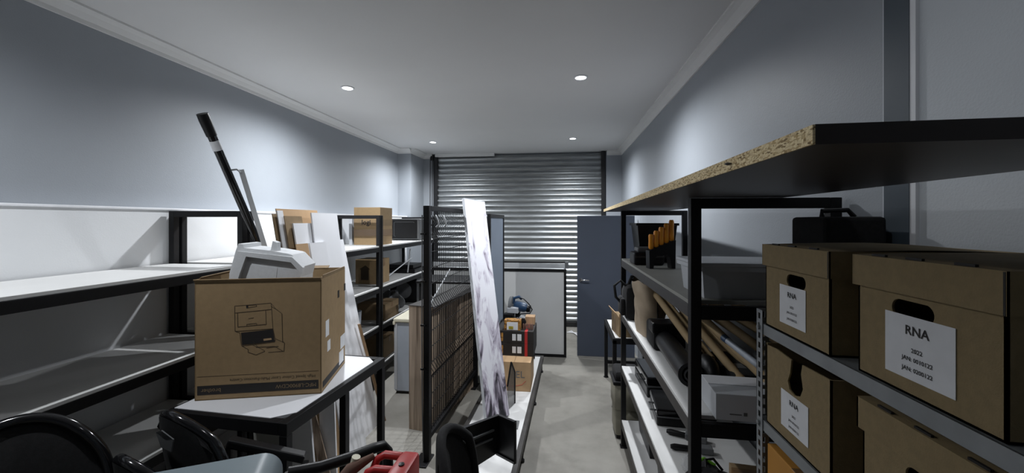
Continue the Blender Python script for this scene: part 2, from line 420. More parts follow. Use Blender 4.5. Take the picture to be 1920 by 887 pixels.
def panel_hole(mb, x, y0, y1, z0, z1, hy, hz, hw, hh, t=.004, top_open=False):
    "front panel in the plane X = x with a stadium shaped hand hole"
    n = 10; ring = []
    def pt(a): 
        c, s = math.cos(a), math.sin(a); r = hh/2; return (hy + (hw/2-r)*(1 if c > 0 else -1) + r*c, hz + r*s)
    N = 22; inner = [pt(2*PI*(k+.5)/N) for k in range(N)]
    outer = []
    for k in range(N):
        a = 2*PI*(k+.5)/N; c, s = math.cos(a), math.sin(a)
        # ray to rectangle
        best = 1e9
        if c > 1e-6: best = min(best, (y1-hy)/c)
        if c < -1e-6: best = min(best, (y0-hy)/c)
        if s > 1e-6: best = min(best, (z1-hz)/s)
        if s < -1e-6: best = min(best, (z0-hz)/s)
        outer.append((hy+c*best, hz+s*best))
    # snap the outer points next to each corner onto it
    for cy, cz in ((y0, z0), (y1, z0), (y0, z1), (y1, z1)):
        k = min(range(N), key=lambda i: (outer[i][0]-cy)**2+(outer[i][1]-cz)**2); outer[k] = (cy, cz)
    rings = []
    for ps, xx in ((inner, x), (outer, x), (outer, x+t), (inner, x+t)):
        rings.append([mb.bm.verts.new((xx, p[0], p[1])) for p in ps])
    for i in range(4):
        a, b = rings[i], rings[(i+1) % 4]
        for k in range(N): mb.bm.faces.new((a[k], a[(k+1) % N], b[(k+1) % N], b[k]))

def label_sheet(parent, x, yc, zc, w, h, lines, tilt=0.):
    sh = obj('label_sheet', MB().box(-.0004, .0004, -w/2, w/2, -h/2, h/2), 'paper', parent, loc=(x, yc, zc)); sh.rotation_euler = (tilt, 0, 0)
    z = h*.27
    for body, size, dz in lines:
        text('label_text', body, size, (-.0012, 0, z), (0, -1, 0), (0, 0, 1), 'ink', sh, bold=size*.012); z -= dz
def archive_box(label, x, y, z, w, h, dep, lid=True, rz=0., sheet=None, hole=(0, .17), broken=False):
    t = thing('archive_box', label, 'storage box', (x, y, z), rz, 'cardboard archive boxes on the slotted shelving')
    mb = MB(); tt = .004
    panel_hole(mb, 0, -w/2, w/2, 0, h, hole[0], hole[1], .085, .034) if not broken else None
    if broken:
        pts = [(-w/2, 0), (w/2, 0), (w/2, h), (w*.12, h-.004), (w*.10, h-.03), (w*.13, h-.065), (w*.09, h-.088), (0.0, h-.097), (-w*.08, h-.09), (-w*.11, h-.07), (-w*.07, h-.045), (-w*.05, h-.008), (-w*.30, h-.002), (-w/2, h-.006)]
        mb.prism([(0, -a, b) for a, b in pts], (tt, 0, 0))
    mb.box(0, dep, w/2-tt, w/2, 0, h); mb.box(0, dep, -w/2, -w/2+tt, 0, h); mb.box(dep-tt, dep, -w/2, w/2, 0, h); mb.box(0, dep, -w/2, w/2, 0, tt)
    obj('box_body', mb, 'cardold', t)
    obj('box_filling', MB().box(.012, dep-.012, -w/2+.012, w/2-.012, .006, h*.52), 'cardin', t)
    if lid:
        o = .007; hh = .058; mb = MB()
        def top(u, v):
            return Vector((-o+(dep+2*o)*u, -w/2-o+(w+2*o)*v, h+.004+.010*math.sin(u*PI)*math.sin(v*PI)+.004*math.sin(v*7+u*3)*math.sin(u*PI)))
        mb.grid(top, 10, 10)
        mb.box(-o, -o+tt, -w/2-o, w/2+o, h-hh, h+.004); mb.box(dep+o-tt, dep+o, -w/2-o, w/2+o, h-hh, h+.004)
        mb.box(-o, dep+o, w/2+o-tt, w/2+o, h-hh, h+.004); mb.box(-o, dep+o, -w/2-o, -w/2-o+tt, h-hh, h+.004)
        obj('box_lid', mb, 'cardold', t)
        for k in (-.3, 0.02, .3): obj('lid_slot', MB().box(-o+.004, -o+.009, w*k-.016, w*k+.016, h+.0045, h+.0085), 'ink', t)
        obj('lid_crease', MB().box(-o-.0006, -o+.001, -w/2-o+.001, -w/2-o+.004, h-hh, h+.003), 'ink', t)
    if sheet: label_sheet(t, -.0012, *sheet)
    return t
S1 = [('RNA', .023, .034), ('2022', .011, .016), ('JAN: 0010122', .0105, .018), ('JAN: 0200122', .0105, .01)]
S2 = [('RNA', .020, .031), ('2022', .0085, .016), ('JAN 0010122', .0085, .017), ('JAN 0200122', .0085, .01)]
archive_box('lidded brown archive box with small RNA label on the top shelf', .605, 1.125, 1.6215, .285, .236, .38, sheet=(.005, .082, .118, .105, S2), hole=(-.01, .150))
archive_box('largest nearest lidded archive box with wide RNA label, at right edge', .610, .765, 1.6215, .275, .236, .38, sheet=(.0, .085, .135, .112, S1), hole=(.012, .150))
b3 = archive_box('open archive box with torn hand hole and RNA label below', .607, 1.125, 1.3315, .285, .236, .36, lid=False, broken=True, sheet=(.0, .085, .122, .10, S2))
archive_box('lidded archive box below the wide RNA label box', .608, .745, 1.3315, .285, .236, .38, sheet=(.0, .085, .125, .10, S1), hole=(.0, .150))
mb = MB(); 
for k in range(7):
    a = k*.012; mb.tube([(.642+.008*math.sin(j), 1.10+.045*math.cos(j*PI/8), 1.455+a*.55+.02*math.sin(j*PI/8)) for j in range(9)], .006, 6)
tag(centred('coiled_rope', mb, 'yellow', smooth=True), 'yellow rope coiled inside the torn archive box', 'rope')
for v in [bpy.data.objects['coiled_rope']]: v.location.z += 0
t = thing('cardboard_carton', 'orange brown carton on the lowest visible slotted shelf', 'box', (.61, 1.12, 1.0415))
mb = MB(); mb.box(0, .36, -.15, .15, 0, .225, .003); obj('carton_body', mb, 'orangecard', t)
obj('tape_strip', MB().box(0, .36, -.025, .025, .2245, .2262), 'tape', t)

# tall black case between racks
t = thing('tall_case', 'tall black padded case in the gap behind the archive boxes', 'case', (.93, 1.47, 0))
obj('case_body', MB().box(-.09, .09, -.085, .11, 0, 1.945, .012), 'fabric', t)
obj('carry_strap', MB().tube([(-.05, 0, 1.945), (-.05, .0, 1.965), (.03, 0, 1.968), (.05, 0, 1.945)], .008, 8), 'black', t)
mb = MB(); mb.grid(lambda u, v: Vector((.835+.02*math.sin(v*9+u*4), 1.545+.045*u+.008*math.sin(v*13), 1.70+.26*v-.03*u*v)), 5, 12)
# ------------------------------------------------------------------ things on the right rack, top level z = 1.615
Z1 = 1.6155
def open_tub(name, label, cat, loc, w, d, h, m, rz=0., taper=.02, rim=.012, t=.004, group=None):
    T = thing(name, label, cat, loc, rz, group)
    mb = MB(); a = [(-w/2+taper, -d/2+taper), (w/2-taper, -d/2+taper), (w/2-taper, d/2-taper), (-w/2+taper, d/2-taper)]
    b = [(-w/2, -d/2), (w/2, -d/2), (w/2, d/2), (-w/2, d/2)]
    def ring(p, z, s=0): return [mb.bm.verts.new((x-(math.copysign(s, x)), y-(math.copysign(s, y)), z)) for x, y in p]
    R = [ring(a, 0), ring(b, h), ring(b, h, t), ring(a, t, t)]
    for i in range(3):
        for k in range(4): mb.bm.faces.new((R[i][k], R[i][(k+1) % 4], R[i+1][(k+1) % 4], R[i+1][k]))
    mb.bm.faces.new(R[0]); mb.bm.faces.new(R[3])
    obj('tub_body', mb, m, T)
    if rim:
        mb = MB(); mb.box(-w/2-rim, w/2+rim, -d/2-rim, -d/2, h-.018, h); mb.box(-w/2-rim, w/2+rim, d/2, d/2+rim, h-.018, h)
        mb.box(-w/2-rim, -w/2, -d/2, d/2, h-.018, h); mb.box(w/2, w/2+rim, -d/2, d/2, h-.018, h); obj('rim', mb, m, T)
    return T
tb = open_tub('plastic_tub', 'white rectangular plastic tub with lid on the right rack top shelf', 'storage box', (.775, 1.84, Z1), .42, .30, .130, 'tub', taper=.012)
obj('lid', MB().box(-.225, .225, -.165, .165, .130, .146, .004), 'tub', tb)
# knife-block like holder with orange handled tools
ks = thing('tool_stand', 'black stepped stand on legs holding the orange handled tools', 'tool holder', (.655, 2.75, Z1), .12)
mb = MB()
prof = [(-.085, 0), (-.060, 0), (-.052, .07), (-.03, .09), (.03, .09), (.052, .07), (.060, 0), (.085, 0), (.088, .19), (-.088, .12)]
mb.prism([(x, -.035, z) for x, z in prof], (0, .07, 0)); obj('stand_body', mb, 'black', ks)
def handled(k, x, z, h, label):
    t = thing('orange_tool', label, 'hand tool', Vector((.655, 2.75, Z1)) + Matrix.Rotation(.12, 3, 'Z') @ Vector((x, -.01, z)), .12, 'orange handled tools in the black stand')
    obj('grip', MB().lathe([(.010, 0), (.0165, .008), (.0168, h*.3), (.0155, h*.6), (.0168, h*.9), (.012, h), (0, h)], 12), 'orange', t, smooth=True)
    obj('blade', MB().box(-.004, .004, -.002, .002, -.04, .002), 'alu', t)
bpy.context.view_layer.update()
ots = ['lowest orange tool handle at the left end of the stand', 'second orange tool handle from the left in the stand', 'middle orange tool handle in the stand', 'second orange tool handle from the right in the stand', 'tallest orange tool handle at the right end of the stand']
for k in range(5):
    x = -.068+.034*k; z = .12+.07*(x+.085)/.17 + .001; handled(k, x, z, .10+.010*k, ots[k])
# black crate and equipment at the far end of the shelf
ct = open_tub('black_bucket', 'black square plastic bucket standing behind the orange tool stand', 'bucket', (.71, 3.22, Z1+.0), .29, .28, .30, 'black', taper=.03, rim=.01)
t = thing('black_machine', 'low black machine on the far end of the right rack top shelf', 'machine', (.62, 3.0, Z1))
obj('housing', MB().box(-.11, .10, -.09, .1, 0, .09, .015), 'black', t); obj('top_cover', MB().box(-.08, .08, -.06, .08, .09, .125, .01), 'greyitem', t)
obj('hinge_bar', MB().tube([(-.1, -.09, .06), (.1, -.09, .06)], .008, 8), 'steel2', t)

# ------------------------------------------------------------------ second level z = 1.155
Z2 = 1.1555
# rucksack
t = thing('camera_bag', 'black shoulder bag with looped strap on the far end of the right rack', 'bag', (.585, 3.25, Z2))
obj('bag_body', MB().box(-.10, .12, -.10, .12, 0, .27, .05), 'fabric', t, smooth=True)
obj('front_pocket', MB().box(-.13, -.09, -.07, .09, .03, .17, .018), 'fabric', t, smooth=True)
obj('strap', MB().tube([(-.06, .0, .24), (-.12, .0, .30), (-.17, -.01, .26), (-.16, -.02, .17), (-.12, -.02, .13)], .011, 8), 'fabric', t, smooth=True)
obj('top_handle', MB().tube([(-.06, .02, .25), (-.03, .02, .33), (.04, .02, .335), (.08, .02, .26)], .013, 8), 'fabric', t, smooth=True)
# tan paper bag
t = thing('paper_bag', 'tall crumpled tan paper bag on the right rack', 'bag', (.605, 2.84, Z2), .1)
mb = MB(); rr = random.Random(3)
def bag(u, v):
    a = 2*PI*u; w_, d_ = .092*(.84+.26*v), .15*(.85+.22*v)
    c, s = math.cos(a), math.sin(a); q = 3.2
    r = 1/((abs(c)**q+abs(s)**q)**(1/q))
    k = 1+.05*math.sin(a*5+v*7)+.03*math.sin(v*17+a*2)
    return Vector((w_*r*c*k, d_*r*s*k, .36*v+.012*math.sin(a*4)*v))
mb.grid(bag, 40, 16); bmesh.ops.remove_doubles(mb.bm, verts=mb.bm.verts, dist=.0005)
mb.box(-.06, .06, -.11, .11, .0, .004)
obj('bag_skin', mb, 'paperbag', t, smooth=True)
obj('dark_seam', MB().box(-.003, .003, -.158, -.150, .02, .33), 'ink', t)
mb = MB(); mb.grid(lambda u, v: Vector((-.05+.1*u, -.10+.2*v, .345+.03*math.sin(u*PI)*math.sin(v*PI)+.012*math.sin(v*15+u*9))), 8, 14)
obj('plastic_liner', mb, 'clear', t, smooth=True)
# black case under the bag edge
t = thing('black_pouch', 'black case beside the tan paper bag on the right rack', 'case', (.60, 2.545, Z2), .0)
obj('pouch_body', MB().box(-.06, .13, -.10, .11, 0, .15, .02), 'fabric', t, smooth=True)
obj('flap', MB().box(-.065, .08, -.105, .02, .10, .165, .01), 'black', t)
# shipping tubes
def tube_thing(label, p, q, r, m='tube', grp='long tan cardboard tubes on the right rack'):
    p, q = Vector(p), Vector(q); t = thing('cardboard_tube', label, 'tube', p, 0, grp)
    obj('tube_wall', MB().pipe((0, 0, 0), q-p, r, r-.004), m, t, smooth=True)
    d = (q-p).normalized(); obj('end_cap', MB().tube([d*.012, d*.018], r-.0042, 16), 'black', t, smooth=True)
    return t
tubes = [((.61, 2.70, 1.45), (.68, 2.06, 1.27), .020, 'tan cardboard tube nearest the aisle, beside the black roll'),
         ((.655, 2.70, 1.44), (.735, 2.06, 1.25), .016, 'thin tan tube second from the aisle, beside the black roll'),
         ((.71, 2.85, 1.455), (.80, 1.69, 1.19), .020, 'tan tube sloping down to the white carton'),
         ((.755, 2.88, 1.47), (.86, 1.69, 1.25), .022, 'tan tube of the bundle with a dark open end'),
         ((.80, 2.90, 1.47), (.92, 1.69, 1.32), .021, 'tan tube third from the top of the bundle'),
         ((.85, 2.92, 1.48), (.97, 1.69, 1.385), .020, 'tan tube second from the top of the bundle'),
         ((.90, 2.92, 1.50), (1.01, 1.70, 1.44), .017, 'topmost tan tube of the bundle against the wall'),
         ((.76, 2.90, 1.38), (.90, 1.70, 1.22), .020, 'tan tube low in the bundle behind the white carton'),
         ((.84, 2.90, 1.40), (.98, 1.70, 1.30), .020, 'tan tube in the middle of the bundle by the wall'),
         ((.92, 2.90, 1.42), (1.02, 1.72, 1.355), .018, 'thin tan tube close to the wall under the topmost tube'),
         ((.80, 2.80, 1.30), (.93, 1.90, 1.19), .019, 'short tan tube at the bottom of the bundle behind the dark bag')]
for p, q, r, lb in tubes: tube_thing(lb, q, p, r)
t = thing('blue_white_tube', 'pale blue capped tube lying on the tan tubes', 'tube', (.805, 1.72, 1.335))
obj('barrel', MB().tube([(0, 0, 0), (-.035, .24, .035)], .015, 14), 'fridge', t, smooth=True); obj('cap', MB().tube([(-.035, .24, .035), (-.040, .275, .040)], .017, 14), 'sawblue', t, smooth=True)
# black vinyl roll
t = thing('black_roll', 'black rolled tube lying lengthwise on the right rack', 'roll', (.595, 1.93, Z2+.058))
obj('roll_sleeve', MB().pipe((0, 0, 0), (.02, .78, .012), .057, .040, 28), 'black', t, smooth=True)
obj('roll_core', MB().pipe((0, -.004, 0), (.02, .77, .012), .032, .024, 20), 'blackgloss', t, smooth=True)
t = thing('black_helmet', 'black rounded item behind the black roll on the right rack', 'case', (.69, 1.99, Z2+.001))
mb = MB(); bmesh.ops.create_uvsphere(mb.bm, u_segments=24, v_segments=14, radius=.10); 
for v in mb.bm.verts: v.co = Vector((v.co.x*.5, v.co.y*1.0, max(v.co.z, -.05)*.9+.045))
obj('shell', mb, 'black', t, smooth=True); obj('brim', MB().box(-.05, .05, -.125, -.06, .04, .05, .004), 'black', t)
t = thing('dark_bag', 'dark bag with white lettering under the tan tubes', 'bag', (.79, 1.98, Z2))
obj('bag_body', MB().box(-.035, .16, -.12, .22, 0, .10, .03), 'fabric', t, smooth=True)
text('white_lettering', 'BAG', .001, (0, 0, -.0), (1, 0, 0), (0, 1, 0), 'paper', t) if False else None
obj('white_mark', MB().box(-.02, .05, -.05, .01, .1003, .1008), 'greyitem', t)
# white carton
t = thing('white_carton', 'small white carton under the tubes at the near end of the right rack', 'box', (.735, 1.735, Z2+.001), -.05)
obj('carton_body', MB().box(-.135, .16, -.115, .075, 0, .102, .002), 'tub', t)
obj('carton_flap', MB().box(-.135, .16, -.02, .075, .102, .104), 'white', t)
obj('printed_mark', MB().box(-.035, -.022, -.1158, -.1152, .022, .035).box(-.085, -.042, -.1158, -.1152, .024, .028), 'greyitem', t)

# ------------------------------------------------------------------ third level z = .70
Z3 = .7005
for k, (x, y, w_, d_, h_, rz, lb) in enumerate([(.73, 3.05, .30, .40, .14, .03, 'black instrument case at the far end of the third shelf'), (.745, 2.60, .34, .30, .10, -.08, 'flat black case with a grey edge on the third shelf')]):
    t = thing('hard_case', lb, 'case', (x, y, Z3), rz, 'black cases on the third shelf of the right rack')
    obj('case_base', MB().box(-w_/2, w_/2, -d_/2, d_/2, 0, h_*.55, .008), 'black', t); obj('case_lid', MB().box(-w_/2, w_/2, -d_/2, d_/2, h_*.58, h_, .01), 'blackgloss', t)
    obj('handle', MB().tube([(-w_/2, -.05, h_*.5), (-w_/2-.02, -.05, h_*.5), (-w_/2-.02, .05, h_*.5), (-w_/2, .05, h_*.5)], .006, 8), 'greyitem', t)
    obj('edge_trim', MB().box(-w_/2-.002, w_/2, -d_/2-.003, -d_/2, h_*.52, h_*.60), 'greyitem', t)
for k, (x0_, y0_, x1_, y1_, lb) in enumerate([(.60, 2.38, .80, 2.30, 'black handled tool lying across the third shelf, farther one'), (.58, 2.22, .80, 2.20, 'black handled tool lying across the third shelf, nearer one')]):
    t = thing('hand_tool', lb, 'hand tool', (x0_, y0_, Z3+.016), math.atan2(y1_-y0_, x1_-x0_), 'black tools on the third shelf')
    obj('grip', MB().tube([(0, 0, 0), (.02, 0, 0), (.10, 0, 0)], [.010, .016, .014], 12), 'black', t, smooth=True)
    obj('head', MB().box(.10, .21, -.025, .025, -.014, .02, .006), 'greyitem', t)
t = thing('clear_bottle', 'small crumpled clear plastic wrapping on the third shelf', 'wrapping', (.66, 2.02, Z3))
mb = MB(); bmesh.ops.create_icosphere(mb.bm, subdivisions=3, radius=.075); rr = random.Random(5)
for v in mb.bm.verts:
    k = 1+rr.uniform(-.12, .12); v.co = Vector((v.co.x*k, v.co.y*k, max(-.035, v.co.z*.6*k)+.036))
obj('crumpled_film', mb, 'clear', t)
t = thing('black_sack', 'black folded bag with bright green handle on the third shelf', 'bag', (.65, 1.80, Z3), .2)
mb = MB(); bmesh.ops.create_icosphere(mb.bm, subdivisions=4, radius=.12); 
for v in mb.bm.verts:
    a = math.atan2(v.co.y, v.co.x); k = 1+.10*math.sin(a*5+v.co.z*20)+.05*math.sin(v.co.z*50+a*3); v.co = Vector((v.co.x*k*.95, v.co.y*k*1.1, max(-.06, v.co.z*.75*k)+.061))
obj('sack_body', mb, 'fabric', t, smooth=True)
obj('green_handle', MB().tube([(-.09, .02, .12), (-.07, .05, .155), (-.01, .06, .17), (.03, .04, .15)], .007, 8), 'green', t, smooth=True)
for k in range(2): obj('black_loop', MB().tube([(-.06+.03*k, .0, .12), (-.05+.04*k, .05, .17), (.0+.04*k, .07, .16), (.03+.04*k, .05, .12)], .006, 8), 'black', t, smooth=True)
# ------------------------------------------------------------------ fourth level z = .24 and floor
Z4 = .2405
def carton(name, label, x, y, z, w_, d_, h_, rz=0., m='card', tape=True, group=None, flaps=False, mm='tape'):
    t = thing(name, label, 'box', (x, y, z), rz, group)
    if not flaps:
        obj('carton_body', MB().box(-w_/2, w_/2, -d_/2, d_/2, 0, h_, .002), m, t)
        if tape:
            obj('tape_strip', MB().box(-w_/2, w_/2, -.024, .024, h_-.0002, h_+.0008).box(-w_/2-.0008, -w_/2+.0002, -.024, .024, h_*.7, h_+.0008).box(w_/2-.0002, w_/2+.0008, -.024, .024, h_*.7, h_+.0008), mm, t)
            obj('flap_seam', MB().box(-w_/2, w_/2, -.0012, .0012, h_, h_+.0011), 'inkline', t)
    return t
carton('cardboard_carton', 'brown carton standing at the near end of the third shelf', .80, 1.72, Z3, .20, .12, .20, -.1)
for k, (y, lb) in enumerate([(3.1, 'dark plastic crate at the far end of the bottom right shelf'), (2.45, 'dark plastic crate in the middle of the bottom right shelf')]):
    open_tub('dark_crate', lb, 'crate', (.80, y, Z4), .40, .42, .22, 'black', group='dark crates on the bottom right shelf')
carton('cardboard_carton', 'brown carton on the near end of the bottom right shelf', .79, 1.90, Z4, .34, .40, .26, .03, m='fawn')
# fawn basket on the floor
t = thing('laundry_bin', 'fawn bin with black rim standing beside the right rack', 'bin', (.555, 3.70, 0))
obj('bin_body', MB().box(-.10, .16, -.13, .13, .25, .50, .03).box(-.09, .15, -.12, .12, 0.03, .26, .02), 'fawn', t, smooth=True)
obj('rim', MB().box(-.108, .168, -.138, .138, .48, .515, .01), 'black', t)
obj('base', MB().box(-.08, .14, -.11, .11, 0, .04, .01), 'black', t)
obj('black_liner', MB().box(-.09, .15, -.12, .12, .51, .60, .03), 'fabric', t, smooth=True)
obj('lid_knob', MB().lathe([(.02, .60), (.018, .63), (0, .635)], 12), 'black', t, smooth=True)

# far desk on the right
t = thing('side_table', 'small black framed white table at the far right by the blue door', 'table', (.77, 4.6, 0))
for sx in (-1, 1):
    for sy in (-1, 1):
        p = obj('leg', MB().box(sx*.25, sx*.21, sy*.42, sy*.38, .015, .70, .003), 'steel', t)
        obj('foot', MB().lathe([(.03, 0), (.03, .008), (.012, .015)], 14, (sx*.23, sy*.40, 0)), 'black', p)
for sy in (-1, 1): obj('stretcher', MB().box(-.21, .21, sy*.415, sy*.385, .17, .21, .003), 'steel', t)
obj('frame_rail', MB().box(-.25, -.22, -.38, .38, .66, .716, .003), 'steel', t); obj('frame_rail', MB().box(.22, .25, -.38, .38, .66, .716, .003), 'steel', t)
for sy in (-1, 1): obj('frame_rail', MB().box(-.25, .25, sy*.42, sy*.39, .66, .716, .003), 'steel', t)
obj('table_top', MB().box(-.22, .22, -.385, .385, .70, .716), 'melamine', t)
t = thing('cardboard_carton', 'worn upright cardboard carton on the small far table', 'box', (.68, 4.40, .7165), .12)
mb = MB(); mb.box(-.11, .12, -.16, .16, 0, .20, .002); obj('carton_body', mb, 'cardin', t)
obj('torn_flap', MB().slab((-.11, -.16, .20), (.0, .32, .01), (-.035, 0, .06), .003).slab((-.11, -.16, .20), (.23, 0, 0), (0, -.01, .05), .003).jitter(.004), 'cardlite', t)
obj('tape_strip', MB().box(-.1112, -.110, -.02, .02, .0, .2), 'tape', t)

# ------------------------------------------------------------------ back area
# door leaf leaning on the wall
t = thing('loose_door', 'slate blue flush door leaf with lever handle standing by the shutter', 'door', (.215, 5.74, 0), .0)
obj('door_leaf', MB().box(0, .80, 0, .04, .0, 2.01, .002), 'doorblue', t)
h_ = obj('lever_handle', MB().tube([(.05, -.045, 1.09), (.10, -.05, 1.095), (.165, -.05, 1.09)], .009, 10).tube([(.05, 0, 1.09), (.05, -.05, 1.09)], .010, 10), 'chrome', t, smooth=True)
obj('handle_rose', MB().tube([(.05, .0, 1.09), (.05, -.008, 1.09)], .026, 20), 'chrome', t, smooth=True)
t = thing('thin_panel', 'narrow pale panel leaning behind the blue door', 'board', (1.02, 5.72, 0))
# whiteboard
wl = at_y(808, 508, 5.62).x
t = thing('whiteboard', 'large grey white board with black frame leaning in front of the shutter', 'board', (.06, 5.65, 0))
W = .06-wl
obj('board_face', MB().box(-W+.03, -.03, .0, .02, .04, 1.215), 'whitebd', t)
mb = MB(); mb.box(-W, 0, -.012, .028, 0, .04, .003); mb.box(-W, 0, -.012, .028, 1.21, 1.25, .003); mb.box(-.035, 0, -.012, .028, .04, 1.21, .003); mb.box(-W, -W+.035, -.012, .028, .04, 1.21, .003)
obj('board_frame', mb, 'steel', t)
t = thing('pale_bar', 'pale metal bar lying along the top behind the large white board', 'frame', (.06, 5.73, 0))
obj('top_bar', MB().box(-W, .0, -.015, .015, 1.255, 1.325, .004), 'alu', t); obj('corner_bracket', MB().box(-.02, .03, -.02, .02, 1.25, 1.35, .004), 'greyitem', t)
for x_ in (-W+.02, -.02): obj('upright', MB().box(x_-.015, x_+.015, -.015, .015, 0, 1.255), 'alu', t)
obj('dark_edge', MB().box(-W, .0, -.016, .016, 1.325, 1.345, .003), 'steel', t)
bpy.data.objects.remove(bpy.data.objects['thin_panel'])
# strips lying by the shutter foot
mb = MB()
for k in range(5): mb.tube([(.08+.02*k, 6.9+.03*k, .008), (.25, 6.85-.04*k, .02), (.38-.02*k, 6.95, .008)], .006, 6)
tag(centred('cable_scraps', mb, 'paper', smooth=True), 'tangle of pale cable lying by the foot of the shutter', 'cable')
carton('flat_carton', 'flat brown box lying in front of the shutter behind the door', .52, 6.85, 0, .5, .3, .10, m='cardlite')

# ------------------------------------------------------------------ low platform and mesh stand
pl = thing('display_platform', 'long low platform with white board top and black steel edge', 'platform', (-.33, 2.2, 0), -.031)
L = 2.95; WP = .50
obj('deck_board', MB().box(-WP, -.04, .04, L-.04, .150, .178), 'melamine', pl)
for a in ((-.04, 0, 0, L), (-WP-.04, -WP, 0, L), (-WP, -.04, 0, .04), (-WP, -.04, L-.04, L)): obj('edge_rail', MB().box(a[0], a[1], a[2], a[3], .125, .182, .003), 'steel2', pl)
for y in (.15, .95, 1.95, 2.85):
    for x in (-WP-.02, -.02): obj('foot', MB().lathe([(.022, 0), (.022, .02), (.012, .03), (.012, .125)], 12, (x, y, 0)), 'black', pl)

ms = thing('mesh_stand', 'black steel frame with bent wire mesh panel standing by the wood planks', 'display stand', (-1.075, 3.06, 0), -.05)
ML = 1.45
for y in (0, ML): obj('post', MB().box(-.025, .025, y-.025, y+.025, 0, 2.055, .003), 'steel', ms)
obj('top_bar', MB().box(-.025, .025, .025, ML-.025, 2.015, 2.055, .003), 'steel', ms); obj('bottom_bar', MB().box(-.02, .02, .025, ML-.025, .17, .21, .003), 'steel', ms)
for y in (0, ML): obj('base_foot', MB().box(-.09, .025, y-.09, y+.09, 0, .012, .003), 'steel', ms)
def bend(z):
    for zc in (1.93, 1.79, 1.22, .70):
        if abs(z-zc) < .055: return .035*(1-abs(z-zc)/.055)
    return 0
zs = sorted({.21, 2.015, *[zc+d_ for zc in (1.93, 1.79, 1.22, .70) for d_ in (-.055, 0, .055)]})
wires = 30
for k in range(wires):
    y = .05+(ML-.1)*k/(wires-1); obj('vertical_wire', MB().tube([(bend(z), y, z) for z in zs], .0033, 5), 'steel', ms)
for z in [.25+.13*i for i in range(14)]+[1.79, 1.93, 1.22]: obj('cross_wire', MB().tube([(bend(z)+.003, .03, z), (bend(z)+.003, ML-.03, z)], .0033, 5), 'steel', ms)
obj('hanging_hook', MB().tube([(.03, .10, 1.98), (.05, .10, 1.94), (.05, .12, 1.90), (.03, .12, 1.88)], .008, 8), 'alu', ms, smooth=True)
obj('hanging_hook', MB().tube([(.03, .28, 1.98), (.05, .28, 1.94), (.05, .30, 1.90), (.03, .30, 1.88)], .008, 8), 'alu', ms, smooth=True)
obj('power_cord', MB().tube([(-.035, -.02, 1.98), (-.033, -.025, 1.5), (-.037, -.02, 1.0), (-.032, -.025, .5), (-.02, -.03, .02)], .005, 6), 'greyitem', ms)
for z in (1.83, 1.45, 1.1, .75): obj('clamp', MB().box(-.045, .0, -.035, -.022, z-.008, z+.008, .003), 'black', ms)
obj('brace_rod', MB().tube([(.0, .03, 1.24), (-.05, .7, 1.46)], .006, 8), 'alu', ms)

ps = thing('panel_stand', 'tall black frame with blue grey panel behind the marbled canvas', 'display stand', (-.83, 4.45, 0), -.02)
PL = .92
for y in (0, PL): obj('post', MB().box(-.02, .02, y-.02, y+.02, 0, 2.015, .003), 'steel', ps)
obj('top_bar', MB().box(-.02, .02, .02, PL-.02, 1.975, 2.015, .003), 'steel', ps); obj('bottom_bar', MB().box(-.02, .02, .02, PL-.02, .0, .04, .003), 'steel', ps)
obj('blue_panel', MB().box(-.008, .008, .02, PL-.02, .04, 1.975), 'panelblue', ps)

# wood planks bundle
dirv = Vector((.20, 1.10)).normalized(); N = 24
for k in range(N):
    c = Vector((-1.31, 3.50)) + dirv*(k*.043)
    jz = random.uniform(-.008, .008)
    if k == 0:
        proto = thing('laminate_plank', '', 'plank', (c.x, c.y, 0), math.atan2(dirv.y, dirv.x)-PI/2, 'upright wood look planks bundled beside the mesh stand')
        obj('plank_body', MB().box(-.105, .105, 0, .034, 0, 1.15, .002), 'plank', proto)
        obj('dark_back', MB().box(-.104, .104, .034, .038, .002, 1.148), 'ink', proto)
        t = proto
    else:
        t = copy_tree(proto); t.location = (c.x+random.uniform(-.004, .006), c.y, 0)
    t['label'] = 'upright wood look plank in the tightly packed row behind the mesh'
proto['label'] = 'front wood look plank of the row, facing the viewer'
del proto['group']
t = thing('black_sheet', 'thin black sheet lying on top of the packed planks', 'board', (-1.25, 3.47, 1.152), math.atan2(dirv.y, dirv.x)-PI/2)
obj('sheet', MB().box(-.16, .11, -.01, 1.2, 0, .006), 'ink', t)
mb = MB()
for k in range(14): 
    pass
# black table top beyond
t = thing('black_tabletop_stand', 'black topped table beyond the planks, seen through the mesh', 'table', (-1.55, 4.95, 0))
obj('table_top', MB().box(-.25, .52, -.25, .35, 1.16, 1.19, .004), 'black', t)
for sx in (-.2, .47):
    for sy in (-.2, .3): obj('leg', MB().box(sx-.02, sx+.02, sy-.02, sy+.02, 0, 1.16, .002), 'steel', t)

# canvas leaning
cv = thing('canvas_print', 'tall canvas with white and violet grey marbled print leaning on the mesh stand', 'canvas', at_z(908, 792, .205))
b0 = Vector((0, 0, 0)); tp = at_x(866, 373, -.99) - cv.location; across = Vector((.60, .80, 0))
nrm = tp.cross(across).normalized()
across = (across - tp.normalized()*across.dot(tp.normalized())).normalized()*.27
nn = tp.cross(across).normalized()
nn = -nn if nn.x < 0 else nn
mb = MB(); mb.slab(b0, across, tp, .034)
obj('stretcher_frame', mb, 'tub', cv)
off = across.cross(tp).normalized(); off = off if off.x > 0 else -off
s_ = 1 if across.cross(tp).normalized().x > 0 else -1
sh_ = off*(.0345 if s_ > 0 else .0005)
obj('print_face', MB().slab(b0+sh_+across.normalized()*.002, across*.985, tp*.995, .0015 if s_ > 0 else -.0015), 'canvas', cv)

